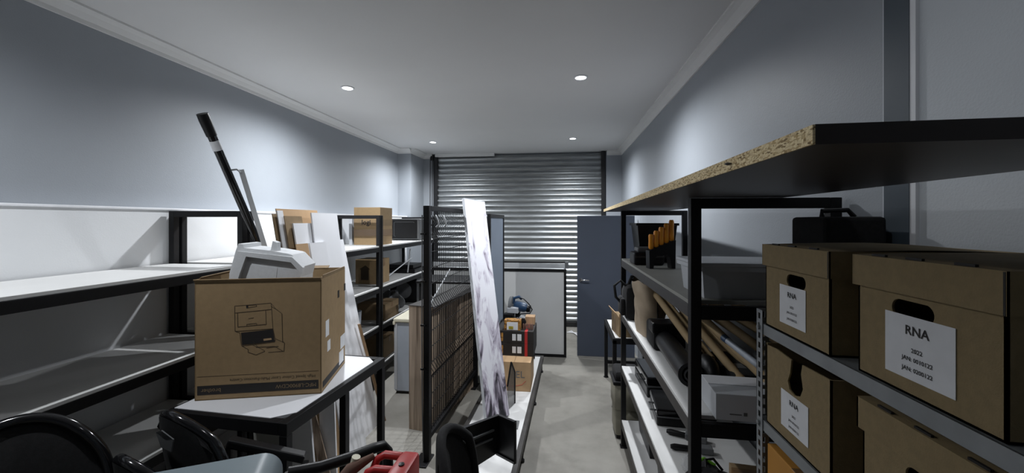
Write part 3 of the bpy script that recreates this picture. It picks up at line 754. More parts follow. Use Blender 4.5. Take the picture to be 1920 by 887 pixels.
# framed smoked panes by the canvas
t = thing('smoked_pane', 'thin black framed smoked pane leaning behind the canvas foot', 'frame', (-.50, 3.62, .179), 1.25)
mb = MB(); mb.box(0, .02, 0, .012, 0, .42); mb.box(.20, .22, 0, .012, 0, .30)
mb = MB(); mb.prism([(0, 0, 0), (.16, 0, 0), (.16, 0, .30), (.08, 0, .42), (0, 0, .22)], (0, .006, 0)); obj('pane', mb, 'smoke', t)
obj('frame_edge', MB().bar((.16, .003, 0), (.16, .003, .30), .012).bar((.16, .003, .30), (.08, .003, .42), .012).bar((.08, .003, .42), (0, .003, .22), .012), 'steel', t)
tag(centred('grey_card', MB().box(-.43, -.37, 3.30, 3.44, .179, .183), 'greyitem'), 'small grey card lying on the white platform', 'card')
# boxes on platform far end
cbx = thing('cardboard_carton', 'brown carton with faded lettering on the far end of the platform', 'box', (-.49, 4.24, .179), 0)
obj('carton_body', MB().box(-.17, .17, -.20, .24, 0, .30, .002), 'cardlite', cbx)
obj('flap_seam', MB().box(-.001, .001, -.2, .24, .30, .3008), 'inkline', cbx); obj('tape_strip', MB().box(-.17, .17, .0, .04, .30, .3006), 'cardlite', cbx)
text('faded_lettering', 'EL', .10, (.06, -.201, .17), (1, 0, 0), (0, 0, 1), 'greyitem', cbx); obj('printed_arc', MB().tube([(-.12, -.2, .07), (-.02, -.2, .045), (.08, -.2, .07), (.12, -.2, .11)], .002, 5), 'redink', cbx)
for k, (z, lb) in enumerate([(.4805, 'lower black and orange printed carton with red stripe on the platform stack'), (.615, 'upper black and orange printed carton with red stripe on the platform stack')]):
    t = thing('printed_carton', lb, 'box', (-.47, 4.42, z), -.02, 'black printed cartons')
    obj('carton_body', MB().box(-.24, .17, -.20, .20, 0, .132, .002), 'ink', t)
    obj('orange_print', MB().box(-.235, -.16, -.2008, -.2, .02, .11), 'orangeink', t)
    obj('red_stripe', MB().box(.075, .105, -.2009, -.2, 0, .132).box(.075, .105, -.2, .2, .1315, .1328), 'redink', t)
    obj('white_sticker', MB().box(-.06, -.02, -.2009, -.2, .03, .10).box(-.005, .04, -.2009, -.2, .03, .10), 'paper', t)
Zt = .748
t = thing('timber_block', 'pale timber block lying behind the printed cartons', 'timber', (-.36, 4.55, .748))
obj('block', MB().box(-.04, .07, -.02, .10, 0, .09, .003), 'timber', t); t.location.y = 4.52; t.location.x=-.38
t = thing('parts_box', 'small yellow and white box on top of the printed cartons', 'box', (-.535, 4.29, Zt))
obj('carton_body', MB().box(-.09, .09, -.05, .05, 0, .11, .003), 'orangeink', t); obj('white_label', MB().box(-.06, .06, -.0508, -.05, .005, .09), 'paper', t); obj('yellow_mark', MB().box(-.04, .01, -.0516, -.0508, .012, .045), 'yellow', t)
t = thing('copper_fittings', 'row of copper coloured fittings on the printed cartons', 'fittings', (-.37, 4.31, Zt))
for k in range(5): obj('fitting', MB().lathe([(.011, 0), (.011, .05), (.006, .06), (0, .06)], 10, (-.05+.024*k, 0, 0)), 'dust', t, smooth=True)
t = thing('dark_bottle', 'short dark jar beside the yellow box', 'jar', (-.43, 4.38, Zt))
obj('jar_body', MB().lathe([(.03, 0), (.033, .01), (.033, .07), (.02, .09), (.02, .10), (0, .10)], 16), 'black', t, smooth=True)
# drop saw
t = thing('table_behind_stack', '', 'x'); bpy.data.objects.remove(t)
t = thing('workbench_trolley', 'low dark stand carrying the blue saw behind the carton stack', 'stand', (-.58, 4.93, 0))
obj('tray', MB().box(-.20, .24, -.18, .12, .625, .66, .004), 'steel2', t)
for sx in (-.2, .22):
    for sy in (-.16, .1): obj('leg', MB().box(sx-.015, sx+.015, sy-.015, sy+.015, .182, .625), 'steel', t)
sw = thing('mitre_saw', 'blue electric mitre saw with round blade guard on the dark stand', 'power saw', (-.56, 4.93, .6605), -.1)
obj('base', MB().box(-.18, .20, -.15, .17, 0, .05, .01), 'black', sw)
obj('turntable', MB().lathe([(.11, .05), (.11, .065), (0, .067)], 24), 'alu', sw, smooth=True)
obj('battery_box', MB().box(-.15, -.02, -.14, -.04, .05, .13, .01), 'black', sw)
obj('fence', MB().box(-.11, .03, -.10, -.02, .13, .20, .008), 'tub', sw)
obj('blade_guard', MB().tube([(-.10, .03, .19), (-.065, .03, .19)], .125, 28), 'greyitem', sw, smooth=True)
obj('motor', MB().tube([(-.03, .02, .22), (.04, .0, .20), (.10, -.01, .19), (.13, -.01, .185)], [.05, .062, .058, .04], 18), 'sawblue', sw, smooth=True)
obj('motor_cap', MB().tube([(.13, -.01, .185), (.17, -.01, .18)], [.05, .042], 18), 'black', sw, smooth=True)
obj('arm', MB().box(-.03, .03, .0, .06, .05, .20, .01), 'black', sw)
obj('grip_handle', MB().tube([(-.04, -.02, .24), (-.03, -.04, .31), (.03, -.04, .33), (.06, -.02, .30)], .018, 12), 'sawblue', sw, smooth=True)
obj('power_cable', MB().tube([(.02, -.04, .33), (.09, -.05, .31), (.16, -.06, .25), (.20, -.05, .18), (.17, -.04, .13), (.06, -.05, .12), (.02, -.04, .07)], .007, 8), 'black', sw, smooth=True)

# small fridge
fr = thing('small_fridge', 'small pale fridge with cream top between the left racks and planks', 'fridge', (-1.66, 4.44, 0))
obj('fridge_body', MB().box(-.20, .22, -.22, .22, .03, .80, .01), 'fridge', fr); obj('cream_top', MB().box(-.215, .235, -.235, .235, .80, .845, .012), 'cream', fr)
obj('plinth', MB().box(-.19, .21, -.20, .21, 0, .03), 'black', fr); obj('hinge', MB().box(-.05, .02, -.06, .0, .845, .885, .006), 'black', fr)
obj('door_edge', MB().box(-.204, -.17, -.226, -.22, .05, .79), 'tub', fr); obj('corner_cap', MB().box(-.218, -.19, -.237, -.20, .775, .81, .004), 'cream', fr)

# ------------------------------------------------------------------ left racks' contents
ZA = 1.6405
t = thing('moving_carton', 'tall brown carton with tape bands on the far left rack top shelf', 'box', (-2.36, 4.72, ZA), .0)
obj('carton_body', MB().box(-.17, .17, -.17, .17, 0, .46, .003), 'card', t)
obj('tape_band', MB().box(-.1708, .1708, -.1708, .1708, .11, .19), 'tape', t); obj('tape_band', MB().box(-.1706, .1706, -.1706, .1706, .235, .31), 'cardin', t)
text('printed_logo', 'logi', .085, (-.01, -.1725, .275), (1, 0, 0), (0, 0, 1), 'ink', t, bold=.002)
obj('stack_of_sheets', MB().box(-.215, -.18, -.16, .15, 0, .36, .003), 'tub', t)
bpy.data.objects.remove([c for c in t.children if c.name.startswith('stack')][0])
tag(centred('white_folder', MB().box(-2.60, -2.56, 4.56, 4.88, ZA, ZA+.34, .003), 'tub'), 'white folder upright beside the tall taped carton', 'folder')
t = thing('microwave', 'black microwave oven on the far left rack', 'microwave', (-2.36, 5.95, ZA), .0)
obj('cabinet', MB().box(-.25, .22, -.20, .19, .01, .33, .01), 'greyitem', t); obj('door', MB().box(-.22, .18, -.208, -.20, .03, .31, .006), 'black', t)
obj('door_trim', MB().tube([(-.16, -.212, .06), (-.18, -.212, .07), (-.18, -.212, .27), (-.16, -.212, .28), (.12, -.212, .28), (.14, -.212, .27)], .003, 6), 'greyitem', t)
for x in (-.2, .17): obj('foot', MB().box(x, x+.03, -.17, .16, 0, .01), 'black', t)
ZB = 1.1605
carton('cardboard_carton', 'brown carton with dark arrow mark on the second shelf of the far rack', -2.37, 4.72, ZB, .30, .30, .30)
o = [x for x in bpy.data.objects if x.name.startswith('cardboard_carton')][-1]
bpy.context.view_layer.update()
for x in list(bpy.data.objects):
    if x.get('label', '').startswith('brown carton with dark arrow'):
        obj('printed_arrow', MB().prism([(-.10, -.1506, .18), (-.02, -.1506, .23), (.04, -.1506, .18), (.02, -.1506, .18), (.02, -.1506, .05), (-.08, -.1506, .05), (-.08, -.1506, .18)], (0, -.0006, 0)), 'inkline', x)
t = thing('laptop', 'black flat electronic unit on the second shelf of the far left rack', 'electronics', (-2.38, 5.82, ZB))
obj('unit_body', MB().box(-.24, .22, -.22, .22, 0, .06, .01), 'black', t); obj('upper_unit', MB().box(-.22, .18, -.18, .2, .062, .12, .008), 'black', t)
t = thing('monitor_arm', 'pale metal arm leaning across the second shelf of the far left rack', 'bracket', (-2.30, 4.98, ZB))
obj('arm_rod', MB().tube([(-.02, .0, .016), (.12, .55, .24)], .008, 8), 'alu', t); obj('cross_rod', MB().tube([(.04, .60, .016), (.08, .60, .36)], .010, 8), 'alu', t)
ZC = .7105
t = thing('loudspeaker', 'black box loudspeaker on the third shelf of the far left rack', 'speaker', (-2.36, 5.85, ZC))
obj('cabinet', MB().box(-.22, .20, -.17, .17, 0, .36, .008), 'black', t)
obj('woofer', MB().tube([(0, -.176, .18), (0, -.17, .18)], .12, 28), 'greyitem', t, smooth=True)
t = thing('crumpled_bag', 'crumpled grey white plastic bag on the third shelf of the far rack', 'bag', (-2.36, 5.25, ZC))
mb = MB(); bmesh.ops.create_icosphere(mb.bm, subdivisions=4, radius=.15)
for v in mb.bm.verts:
    a = math.atan2(v.co.y, v.co.x); k = 1+.16*math.sin(a*4+v.co.z*25)+.09*math.sin(v.co.z*45+a*7); v.co = Vector((v.co.x*k, v.co.y*k, max(-.09, v.co.z*k)+.091))
obj('bag_skin', mb, 'greyitem', t, smooth=True)
carton('cardboard_carton', 'dull brown carton low on the third shelf of the far left rack', -2.33, 4.80, ZC, .36, .40, .20, m='cardin')
t = thing('blue_tub', 'pale blue plastic container at the end of the third shelf', 'container', (-2.22, 4.0, ZC)); 
obj('container_body', MB().lathe([(.06, 0), (.075, .25), (.07, .25), (.055, .01), (0, .01)], 24), 'fridge', t, smooth=True)
carton('cardboard_carton', 'brown carton on the bottom shelf of the far left rack', -2.34, 4.78, .2405, .34, .36, .24, m='cardin')
t = thing('dark_crate', 'dark crate on the bottom shelf of the far left rack', 'crate', (-2.36, 5.5, .2405)); obj('crate_body', MB().box(-.2, .2, -.24, .24, 0, .26, .01), 'black', t); obj('crate_rim', MB().box(-.21, .21, -.25, .25, .24, .27, .004), 'greyitem', t)

# ------------------------------------------------------------------ boards leaning against the middle left rack
def leaning(name, label, p0, p1, top, t=.018, m='white', group='boards leaning behind the printer carton', cat='board', edge=None, lab_part=None):
    "p0, p1 foot corners on the floor, top = point above p0"
    p0, p1, top = Vector(p0), Vector(p1), Vector(top)
    T = thing(name, label, cat, p0, 0, group); a = p1-p0; b = top-p0
    n = a.cross(b).normalized()
    obj('board_sheet', MB().slab((0, 0, 0), a, b, -t), m, T)
    if edge: obj('edge_band', MB().slab(a*1.0005+n*.0, a.normalized()*.003, b, -t), edge, T)
    return T
FZ = .001
def lean(label, name, cat, ya, yb, ztop, layer, m, yfa=None, th=.012):
    "board leaning on the rack front; boards of higher layer stand nearer the aisle"
    xf_ = -1.755+.019*layer; xt_ = xf_-.18*ztop; yfa = ya if yfa is None else yfa
    T = thing(name, label, cat, (xf_, yfa, FZ), 0, 'boards and sheets leaning behind the printer carton')
    obj('board_sheet', MB().slab((0, 0, 0), (0, yb-ya, 0), (xt_-xf_, ya-yfa, ztop-FZ), -th), m, T); return T
lean('tan cardboard sheet with straight top, rearmost of the leaning sheets', 'cardboard_sheet', 'cardboard', 2.70, 3.20, 2.025, 0, 'cardlite', th=.006)
lean('widest white board leaning on the rack, reaching furthest right', 'white_board', 'board', 2.99, 3.50, 1.76, 1, 'white', yfa=3.08)
lean('narrow brown cardboard strip at the left of the leaning sheets', 'cardboard_sheet', 'cardboard', 2.63, 2.73, 1.985, 1, 'cardin', th=.006)
lean('slim white strip at the left of the cardboard sheets', 'white_strip', 'board', 2.66, 2.72, 2.01, 2, 'white', th=.008)
lean('brown cardboard sheet with stepped corner beside the slim white strip', 'cardboard_sheet', 'cardboard', 2.70, 2.90, 1.97, 3, 'cardin', th=.006)
lean('small white board in front of the tan sheets', 'white_board', 'board', 2.76, 3.02, 1.915, 4, 'white')
lean('tallest narrow white board, its top level with the rack frame', 'white_board', 'board', 2.975, 3.34, 2.0, 5, 'white', yfa=2.83)
lean('short white board just above the printer carton rim', 'white_board', 'board', 2.86, 3.07, 1.76, 6, 'white')
lean('short brown cardboard piece beside the polystyrene foam', 'cardboard_sheet', 'cardboard', 2.70, 2.84, 1.76, 6, 'cardlite', th=.006)
def fl(u, v): return at_z(u, v, FZ)
# wooden edged strip
p0 = fl(712, 792)+Vector((.02, .03, 0)); p1 = at_x(670, 608, -1.88)
T = thing('timber_strip', 'thin timber edged strip leaning on the white boards', 'timber', p0, 0); obj('strip', MB().slab((0, 0, 0), (.014, .02, 0), p1-p0, .014), 'timber', T)
# black post and aluminium strip
foot = at_z(634, 800, FZ); tpole = at_x(379, 213, -2.06); d = tpole-foot
T = thing('black_pole', 'long black pole with taped end leaning against the left rack', 'pole', foot, 0)
obj('pole_shaft', MB().tube([(0, 0, 0), d*.955], .024, 20), 'blackgloss', T, smooth=True)
obj('end_cap', MB().tube([d*.955, d*.985, d], [.028, .031, .030], 20), 'black', T, smooth=True)
obj('tape_wrap', MB().tube([d*.925, d*.945], .0262, 20), 'paper', T, smooth=True)
t2 = at_x(452, 318, -2.03); f2 = at_z(616, 850, FZ); f2 = Vector((f2.x, f2.y, FZ))
T = thing('aluminium_strip', 'pale aluminium channel leaning beside the black pole', 'metal strip', f2, 0); dd = t2-f2
obj('channel', MB().bar((0, 0, .0), dd, .030, .005, up=(.5, -.8, 0)).bar((-.014, 0, .0), dd+Vector((-.014, 0, 0)), .004, .018, up=(.5, -.8, 0)), 'alu', T)
obj('end_hook', MB().tube([dd+Vector((0, 0, -.02)), dd+Vector((-.02, -.01, .0)), dd+Vector((-.05, -.02, -.005))], .006, 8), 'alu', T, smooth=True)

# ------------------------------------------------------------------ work table and printer carton
tz = 1.0; A_ = at_z(537, 795, tz); B_ = at_z(722, 670, tz)
dirt = (B_-A_); TL = dirt.length; angt = math.atan2(dirt.y, dirt.x)-PI/2
wt = thing('work_table', 'black steel framed table with white top carrying the printer carton', 'table', (A_.x, A_.y, 0), angt)
TW = .68
for y in (0, TL*.5, TL-.04):
    for x in (-.04, -TW):
        if y == TL*.5 and x == -TW: continue
        obj('leg', MB().box(x, x+.04, y, y+.04, 0, tz-.06, .003), 'steel', wt)
obj('frame_rail', MB().box(-.045, 0, 0, TL, tz-.06, tz, .004), 'steel', wt); obj('frame_rail', MB().box(-TW, -TW+.045, 0, TL, tz-.06, tz, .004), 'steel', wt)
obj('frame_rail', MB().box(-TW+.045, -.045, 0, .045, tz-.06, tz, .004), 'steel', wt); obj('frame_rail', MB().box(-TW+.045, -.045, TL-.045, TL, tz-.06, tz, .004), 'steel', wt)
obj('table_top', MB().prism([(-TW+.02, .03, tz-.01), (-.11, .03, tz-.01), (-.03, .10, tz-.01), (-.03, TL-.10, tz-.01), (-.10, TL-.03, tz-.01), (-TW+.02, TL-.03, tz-.01)], (0, 0, .013)), 'white', wt)
obj('side_stretcher', MB().box(-TW+.04, -.04, .005, .035, .25, .29, .003), 'steel', wt)

c0 = at_z(365, 752, tz+.004); c1 = at_z(596, 743, tz+.004); dv = c1-c0; CW = dv.length*1.01; ca = math.atan2(dv.y, dv.x)+.055
CH = .625; CD = .465
pc = thing('printer_carton', 'large open brown printer carton with upside down line drawing on the table', 'box', (c0.x, c0.y, tz+.004), ca)
th = .005
mb = MB()
mb.box(0, CW, 0, th, 0, CH); mb.box(0, CW, CD-th, CD, 0, CH); mb.box(0, th, 0, CD, 0, CH); mb.box(CW-th, CW, 0, CD, 0, CH); mb.box(0, CW, 0, CD, 0, th)
obj('carton_body', mb, 'card', pc)
mb = MB(); mb.slab((.01, -.0, CH-.002), (CW-.02, 0, 0), (0, -.012, -.03), .004)
obj('folded_flap', MB().slab((CW-.004, .02, CH-.01), (0, CD-.04, 0), (.004, 0, .02), .004).slab((.02, CD-.01, CH-.004), (CW*.8, 0, 0), (0, .04, .012), .004).slab((.0, .02, CH-.004), (0, CD-.1, 0), (.02, 0, .016), .004), 'cardin', pc)
obj('front_flap_edge', MB().slab((.0, -.0, CH-.012), (CW, 0, 0), (0, -.010, .014), .004), 'card', pc)
mb.bm.free()
# printing on the front
obj('black_band', MB().box(.012, CW-.015, -.0012, -.0004, .028, .075), 'ink', pc)
obj('rule_line', MB().box(.012, CW-.015, -.0010, -.0004, .122, .1235), 'inkline', pc)
def ud(body, size, x, z, m, al='CENTER'): return text('printed_words', body, size, (x, -.0016, z), (-1, 0, 0), (0, 0, -1), m, pc, al)
ud('brother', .030, .030, .050, 'cardin', 'RIGHT'); ud('MFC-L8900CDW', .028, CW-.025, .052, 'cardin', 'LEFT')
ud('High Speed Colour Laser Multi-Function Centre', .0215, CW-.03, .098, 'inkline', 'LEFT')
# upside down printer drawing
s = CW/934.0
def D(x, y): return Vector(((x-10)*s, -.0012, CH - (y+205-(-25))*s*0 - 0)) 
def G(x, y): # zoomed drawing pixels -> front face
    return Vector(((x-12)/934*CW, -.0010, .052+(795-(y+ (x-12)*.055))/1.0*(CW/934)*1.0 - .0))
lines = [[(297, 125), (300, 325), (335, 335), (345, 430), (350, 440), (590, 405), (595, 385), (578, 300), (565, 95), (297, 125)],
         [(565, 95), (600, 140), (645, 175), (650, 400), (665, 410), (660, 480), (545, 490)], [(297, 180), (568, 145)], [(318, 180), (320, 290), (528, 265), (524, 152)],
         [(300, 325), (578, 300)], [(578, 300), (590, 405)], [(350, 440), (395, 465), (395, 490), (455, 510), (520, 480), (490, 460), (430, 432)], [(455, 450), (590, 440), (655, 480)],
         [(600, 380), (660, 410)], [(565, 120), (615, 150)], [(530, 455), (620, 440)], [(430, 400), (470, 450)], [(385, 130), (385, 118), (455, 110), (455, 125), (385, 138)], [(385, 280), (385, 268), (458, 258), (458, 272), (385, 282)], [(400, 222), (438, 215)]]
mb = MB()
for ln in lines:
    for a, b in zip(ln, ln[1:]):
        mb.bar(G(*a), G(*b), .0008, .0021, up=(0, -1, 0)) if False else mb.slab(G(*a)-Vector((0, 0, .0011)), G(*b)-G(*a), (0, 0, .0022) if abs(b[0]-a[0]) > abs(b[1]-a[1]) else (.0022, 0, 0), .0005)
obj('line_drawing', mb, 'inkline', pc)
obj('drawing_dark_tray', MB().prism([G(345, 335), G(352, 432), G(590, 402), G(578, 305)], (0, -.0004, 0)), 'ink', pc)
obj('drawing_slot', MB().prism([G(510, 382), G(512, 398), G(572, 388), G(568, 374)], (0, -.0010, 0)), 'cardlite', pc)
obj('drawing_button', MB().prism([G(383, 118), G(383, 140), G(396, 138), G(396, 116)], (0, -.0006, 0)), 'ink', pc)
# right side printing
for a in ((.30, .335, .455, .50), (.44, .475, .475, .52)): obj('hand_slot', MB().box(CW-.0005, CW+.0008, a[0]-.0, a[1], a[2], a[3]), 'ink', pc)
for a in ((.07, .13, .28, .37), (.10, .155, .19, .25), (.36, .46, .12, .20), (.33, .43, .03, .11)): obj('side_sticker', MB().box(CW-.0005, CW+.0008, a[0], a[1], a[2], a[3]), 'paper', pc)
obj('side_band', MB().box(CW-.0005, CW+.0007, .02, CD-.02, .02, .055), 'ink', pc)

# polystyrene insert resting in carton
bpy.context.view_layer.update()
fo = thing('foam_insert', 'white moulded polystyrene packing piece sticking out of the printer carton', 'packing foam', (c0.x, c0.y, tz+.004), ca)
def cl(u, v, yl):  # point on a plane parallel to the carton front, yl behind it
    Mx = Matrix.Translation(Vector((c0.x, c0.y, tz+.004))) @ Matrix.Rotation(ca, 4, 'Z'); inv = Mx.inverted()
    o_ = inv @ Vector((0, 0, EYE)); s_ = (u-CX)/F; c_, n_ = math.cos(PSI), math.sin(PSI)
    d_ = inv.to_3x3() @ Vector((s_*c_-n_, s_*n_+c_, (HY-v)/F)); k_ = (yl-o_.y)/d_.y; return o_+d_*k_
out = [(428, 560), (430, 513), (442, 470), (447, 457), (456, 458), (457, 465), (506, 470), (541, 476), (547, 478), (568, 500), (563, 520), (560, 560)]
obj('foam_block', MB().prism([cl(u, v, .07) for u, v in out], (0, .20, 0)), 'foam', fo)
hol = [(452, 524), (458, 502), (472, 497), (520, 503), (528, 506), (520, 524)]
obj('foam_recess', MB().prism([cl(u, v, .0685) for u, v in ((452, 545), (457, 503), (465, 496), (520, 503), (515, 545))], (0, .0012, 0)), 'foam', fo)
obj('foam_lip', MB().prism([cl(u, v, .045) for u, v in ((430, 560), (431, 520), (444, 471), (547, 482), (568, 502), (566, 515), (545, 492), (461, 481), (447, 520), (446, 560))], (0, .028, 0)), 'foam', fo)
obj('foam_peg', MB().prism([cl(u, v, .10) for u, v in ((507, 472), (511, 452), (519, 455), (519, 474))], (0, .05, 0)), 'foam', fo)

# boards under the table
for k, (u, v, dx, h, w_, m, lb, cat) in enumerate([(430, 870, -.10, .85, .16, 'melgrey', 'grey board under the table, furthest left', 'board'), (475, 880, -.08, .86, .05, 'cardin', 'tan strip standing under the table', 'timber'), (548, 862, -.10, .88, .14, 'white', 'white board under the table beside the near leg', 'board'),
        (590, 870, -.30, .88, .06, 'dust', 'dark timber batten leaning under the table', 'timber'), (610, 868, -.26, .88, .05, 'plank', 'brown timber batten leaning under the table', 'timber'), (596, 800, -.05, .86, .10, 'white', 'narrow white strip behind the middle table leg', 'board')]):
    p = at_z(u, v, .0)*1.0; yy = 2.28+.045*k; q = at_y(u, v, yy); p = Vector((max(q.x+.04, -1.88), yy, FZ))
    T = thing('leaning_offcut', lb, cat, p, 0, 'offcuts stored under the table'); obj('offcut_panel', MB().slab((0, 0, 0), (w_, .02, 0), (dx, .03, h), .02), m, T)

# ------------------------------------------------------------------ foreground chairs and things
def shell_chair(label, loc, rz, w_=.47, h_=1.18, gloss='blackgloss', tilt=.16, arms=True, group='black chairs in the foreground', seat_z=.50, swivel=False, legw=.20, slot=True):
    t = thing('office_chair', label, 'chair', loc, rz, group)
    zc = h_-.30; R = w_/2
    def back(u, v, th):
        x = (2*u-1); y = (2*v-1); r_ = 1.0
        return Vector((x*R*math.sqrt(max(0, 1-y*y*.5)), th + .06*x*x - tilt*(1+y)*.3, zc + y*.30*math.sqrt(max(0, 1-x*x*.5))))
    mb = MB(); mb.grid(lambda u, v: back(u, v, -.012), 20, 20); mb.grid(lambda u, v: back(u, v, .03-.03*((2*u-1)**4+(2*v-1)**4)), 20, 20)
    obj('backrest', mb, 'fabric', t, smooth=True)
    rim = []
    for k in range(65):
        a = 2*PI*k/64; c, s = math.cos(a), math.sin(a); m_ = max(abs(c), abs(s)); x, y = c/m_, s/m_
        rim.append(back((x+1)/2, (y+1)/2, .008))
    obj('rim', MB().tube(rim, .018, 12), gloss, t, smooth=True)
    if slot: obj('carry_slot', MB().prism([back(.5+dx, vv, -.030) for dx, vv in ((-.17, .90), (-.09, .80), (.09, .80), (.17, .90), (0, .93))], (0, .004, 0)), 'greyitem', t)
    obj('seat', MB().box(-.17, .17, .05, .37, seat_z-.03, seat_z+.02, .02), 'fabric', t, smooth=True)
    for s in (-1, 1): obj('back_support', MB().tube([(s*.13, .2, seat_z-.03), (s*.13, .04, seat_z-.03), (s*.13, .01, seat_z+.1), (s*.13, .0, zc-.05)], .011, 8), 'black', t, smooth=True)
    if swivel:
        obj('gas_column', MB().tube([(0, .27, .46), (0, .27, .1)], .028, 14), 'steel', t, smooth=True)
        for k in range(5):
            a = 2*PI*k/5; lg = obj('leg', MB().tube([(0, .27, .12), (.27*math.cos(a), .27+.27*math.sin(a), .075)], [.028, .016], 8), 'black', t, smooth=True)
            obj('castor', MB().tube([(.27*math.cos(a)-.012, .27+.27*math.sin(a), .03), (.27*math.cos(a)+.012, .27+.27*math.sin(a), .03)], .03, 14), 'black', lg, smooth=True)
    else:
        for sx in (-1, 1):
            for y in (.07, .40): obj('leg', MB().tube([(sx*(legw-.03), y, seat_z-.03), (sx*legw, y+(.03 if y > .2 else -.03), 0)], .011, 8), 'steel', t, smooth=True)
    if arms:
        for s in (-1, 1): obj('armrest', MB().tube([(s*.24, .12, .50), (s*.27, .08, .68), (s*.27, .14, .72), (s*.27, .36, .70), (s*.26, .40, .62), (s*.24, .38, .50)], .017, 10), 'black', t, smooth=True)
    return t
shell_chair('black chair back with glossy rounded rim in the bottom left corner', (-1.87, 1.13, 0), .95+PI, .47, 1.215, arms=False)
shell_chair('black round backed chair tucked under the table corner, seen obliquely', (-1.46, 1.42, 0), -.31, .44, 1.185, arms=False)
shell_chair('lower black chair in front of the oblique chair, only its rim showing', (-1.48, 1.27, 0), -.31, .38, 1.10, arms=False, seat_z=.42, legw=.16)
shell_chair('black padded chair in the centre foreground with curved armrest', (-.43, 1.47, 0), -1.60, .40, 1.12, gloss='fabric', tilt=.05, swivel=True, slot=False)

# long black armrest like bar in front of the table
T = thing('curved_tube_frame', 'long curved black bar sweeping up in front of the table legs', 'armrest frame', (0, 0, 0))
pts = [at_y(u, v, y) for u, v, y in ((540, 887, 1.15), (600, 876, 1.2), (660, 857, 1.27), (700, 841, 1.33), (718, 836, 1.36), (727, 845, 1.38), (729, 900, 1.39))]
pts.append(Vector((pts[-1].x, pts[-1].y, .0)))
T.location = (pts[-1].x, pts[-1].y, 0); mb = MB(); mb.tube([p-T.location for p in pts[:-1]], .018, 12); obj('curved_bar', mb, 'black', T, smooth=True)
obj('upright', MB().tube([pts[-2]-T.location, (0, 0, 0)], .013, 10), 'black', T, smooth=True)
q = pts[0]; obj('upright', MB().tube([q-T.location, Vector((q.x, q.y, 0))-T.location], .013, 10), 'black', T, smooth=True)
# dark bar nearer left (chair arm)
T = thing('padded_bar_frame', 'straight black arm pad in front of the white offcut', 'armrest frame', (0, 0, 0))
a, b = at_y(428, 828, 1.50), at_y(572, 858, 1.62); T.location = (b.x, b.y, 0)
obj('arm_pad', MB().bar(a-T.location, b-T.location, .05, .035, bev=.008), 'black', T); obj('upright', MB().tube([b-T.location+Vector((0, 0, -.02)), (0, 0, 0)], .016, 10), 'black', T); obj('upright', MB().tube([a-T.location+Vector((0, 0, -.02)), Vector((a.x, a.y, 0))-T.location], .016, 10), 'black', T)

# grey-blue moulded edge
T = thing('plastic_case', 'blue grey moulded plastic case edge along the bottom left', 'case', (0, 0, 0))
a, b = at_y(180, 880, .80), at_y(528, 866, .98); T.location = (*((a+b)/2).xy, 0); zt = (a.z+b.z)/2
dx = (b-a); Lc = dx.length; an = math.atan2(dx.y, dx.x); T.rotation_euler = (0, 0, an)
rr_ = .05; prof = [(-Lc/2, 0), (Lc/2, 0)] + [(Lc/2-rr_+rr_*math.cos(a_*PI/16), zt-rr_+rr_*math.sin(a_*PI/16)) for a_ in range(9)] + [(-Lc/2+rr_+rr_*math.cos(a_*PI/16), zt-rr_+rr_*math.sin(a_*PI/16)) for a_ in range(8, 17)]
obj('case_shell', MB().prism([(x, -.12, z) for x, z in prof], (0, .12, 0)), 'bluegrey', T, smooth=True)
obj('recessed_panel', MB().box(-Lc/2+.05, Lc/2-.04, -.122, -.119, .10, zt-.022, .001), 'greyitem', T)
for x in (Lc/2-.11, Lc/2-.06): obj('knob', MB().tube([(x, -.121, zt-.042), (x, -.135, zt-.042)], .013, 14), 'black', T, smooth=True)

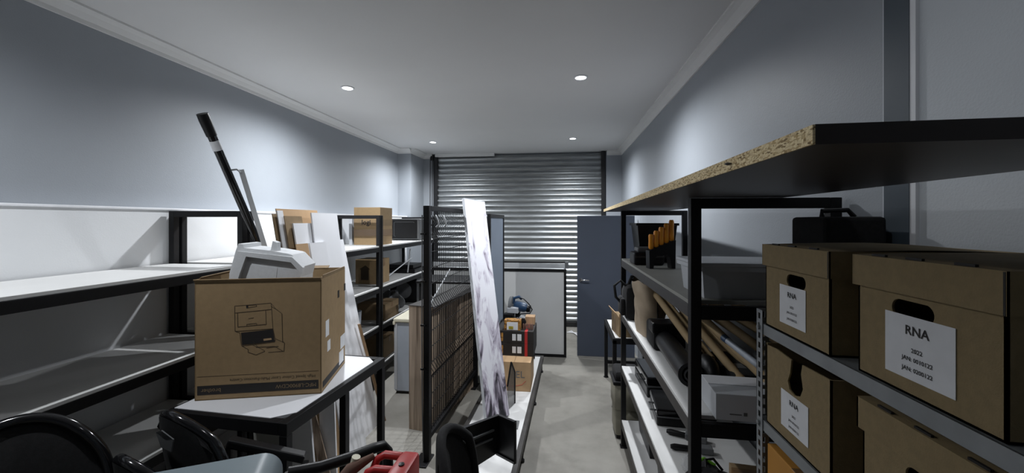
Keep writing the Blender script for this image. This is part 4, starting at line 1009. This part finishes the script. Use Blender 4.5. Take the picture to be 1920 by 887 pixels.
# red tool handle
T = thing('red_stand', 'scuffed red plastic carry frame with two slotted bars in the foreground', 'tool case', (0, 0, 0))
a, b = at_y(690, 868, 1.02), at_y(776, 866, 1.04); T.location = (*((a+b)/2).xy, 0); zt = b.z; w2 = (b-a).length/2
obj('side_block', MB().box(w2-.055, w2, -.10, .06, 0, zt+.002, .012), 'red', T, smooth=True)
obj('grab_bar', MB().tube([(w2-.05, .045, zt-.01), (-w2*.6, .045, zt-.008), (-w2*.95, .04, zt-.02), (-w2*1.2, .02, zt-.07)], .011, 12), 'red', T, smooth=True)
obj('grab_bar', MB().tube([(w2-.05, -.015, zt-.012), (-w2*.6, -.015, zt-.012), (-w2*.95, -.015, zt-.022), (-w2*1.3, -.02, zt-.07)], .010, 12), 'red', T, smooth=True)
obj('screw', MB().lathe([(.008, 0), (.008, .004), (0, .005)], 12, (w2-.028, -.01, zt+.001)), 'black', T, smooth=True)
obj('casting', MB().box(-w2*1.5, w2-.05, -.10, .06, 0, zt-.06, .01), 'dust', T)
obj('rusty_lever', MB().tube([(-w2*1.1, .04, zt-.01), (-w2*1.9, .0, zt-.03), (-w2*2.3, -.02, zt-.06)], [.008, .018, .016], 10), 'dust', T, smooth=True)
obj('top_lug', MB().tube([(-w2*1.9, .02, zt-.03), (-w2*1.8, .02, zt-.005)], .012, 10), 'cream', T, smooth=True)

# open black tray box standing on the platform's near end
T = thing('black_tray_box', 'open black plastic tray unit tipped on the near end of the platform', 'tray', (0, 0, 0))
P = [at_y(u, v, y) for u, v, y in ((846, 812, 2.35), (935, 779, 2.55), (966, 792, 2.35), (966, 866, 2.40), (930, 838, 2.62))]
base = at_z(950, 868, .182); T.location = (-.42, 2.42, .182)
pb = MB()
def wl_(u, v, y): return at_y(u, v, y)-T.location
back = [wl_(846, 812, 2.30), wl_(935, 779, 2.62), wl_(932, 850, 2.62), wl_(846, 905, 2.30)]
side = [wl_(935, 779, 2.62), wl_(966, 792, 2.48), wl_(966, 868, 2.48), wl_(932, 850, 2.62)]
obj('back_wall', MB().prism(back, (-.02, .01, 0)), 'black', T); obj('side_wall', MB().prism(side, (.008, .008, 0)), 'black', T)
obj('ledge', MB().bar(wl_(853, 836, 2.30), wl_(925, 806, 2.58), .02, .012).bar(wl_(853, 852, 2.30), wl_(922, 822, 2.58), .02, .012), 'greyitem', T)
obj('outer_lip', MB().bar(back[0], back[1], .02, .012).bar(side[0], side[1], .02, .012).bar(side[1], side[2], .014, .014).bar(side[2], side[3], .02, .014), 'black', T)
mb = MB(); mb.grid(lambda u, v: Vector((-.52+.20*u, 2.26+.28*v, .186+.035*abs(math.sin(u*9+v*5))*abs(math.sin(v*7))+.02*u*v)), 14, 16)
for v in mb.bm.verts: pass
tag(centred('plastic_wrap', mb, 'clear'), 'crumpled clear plastic wrap lying on the platform by the black tray', 'plastic wrap')
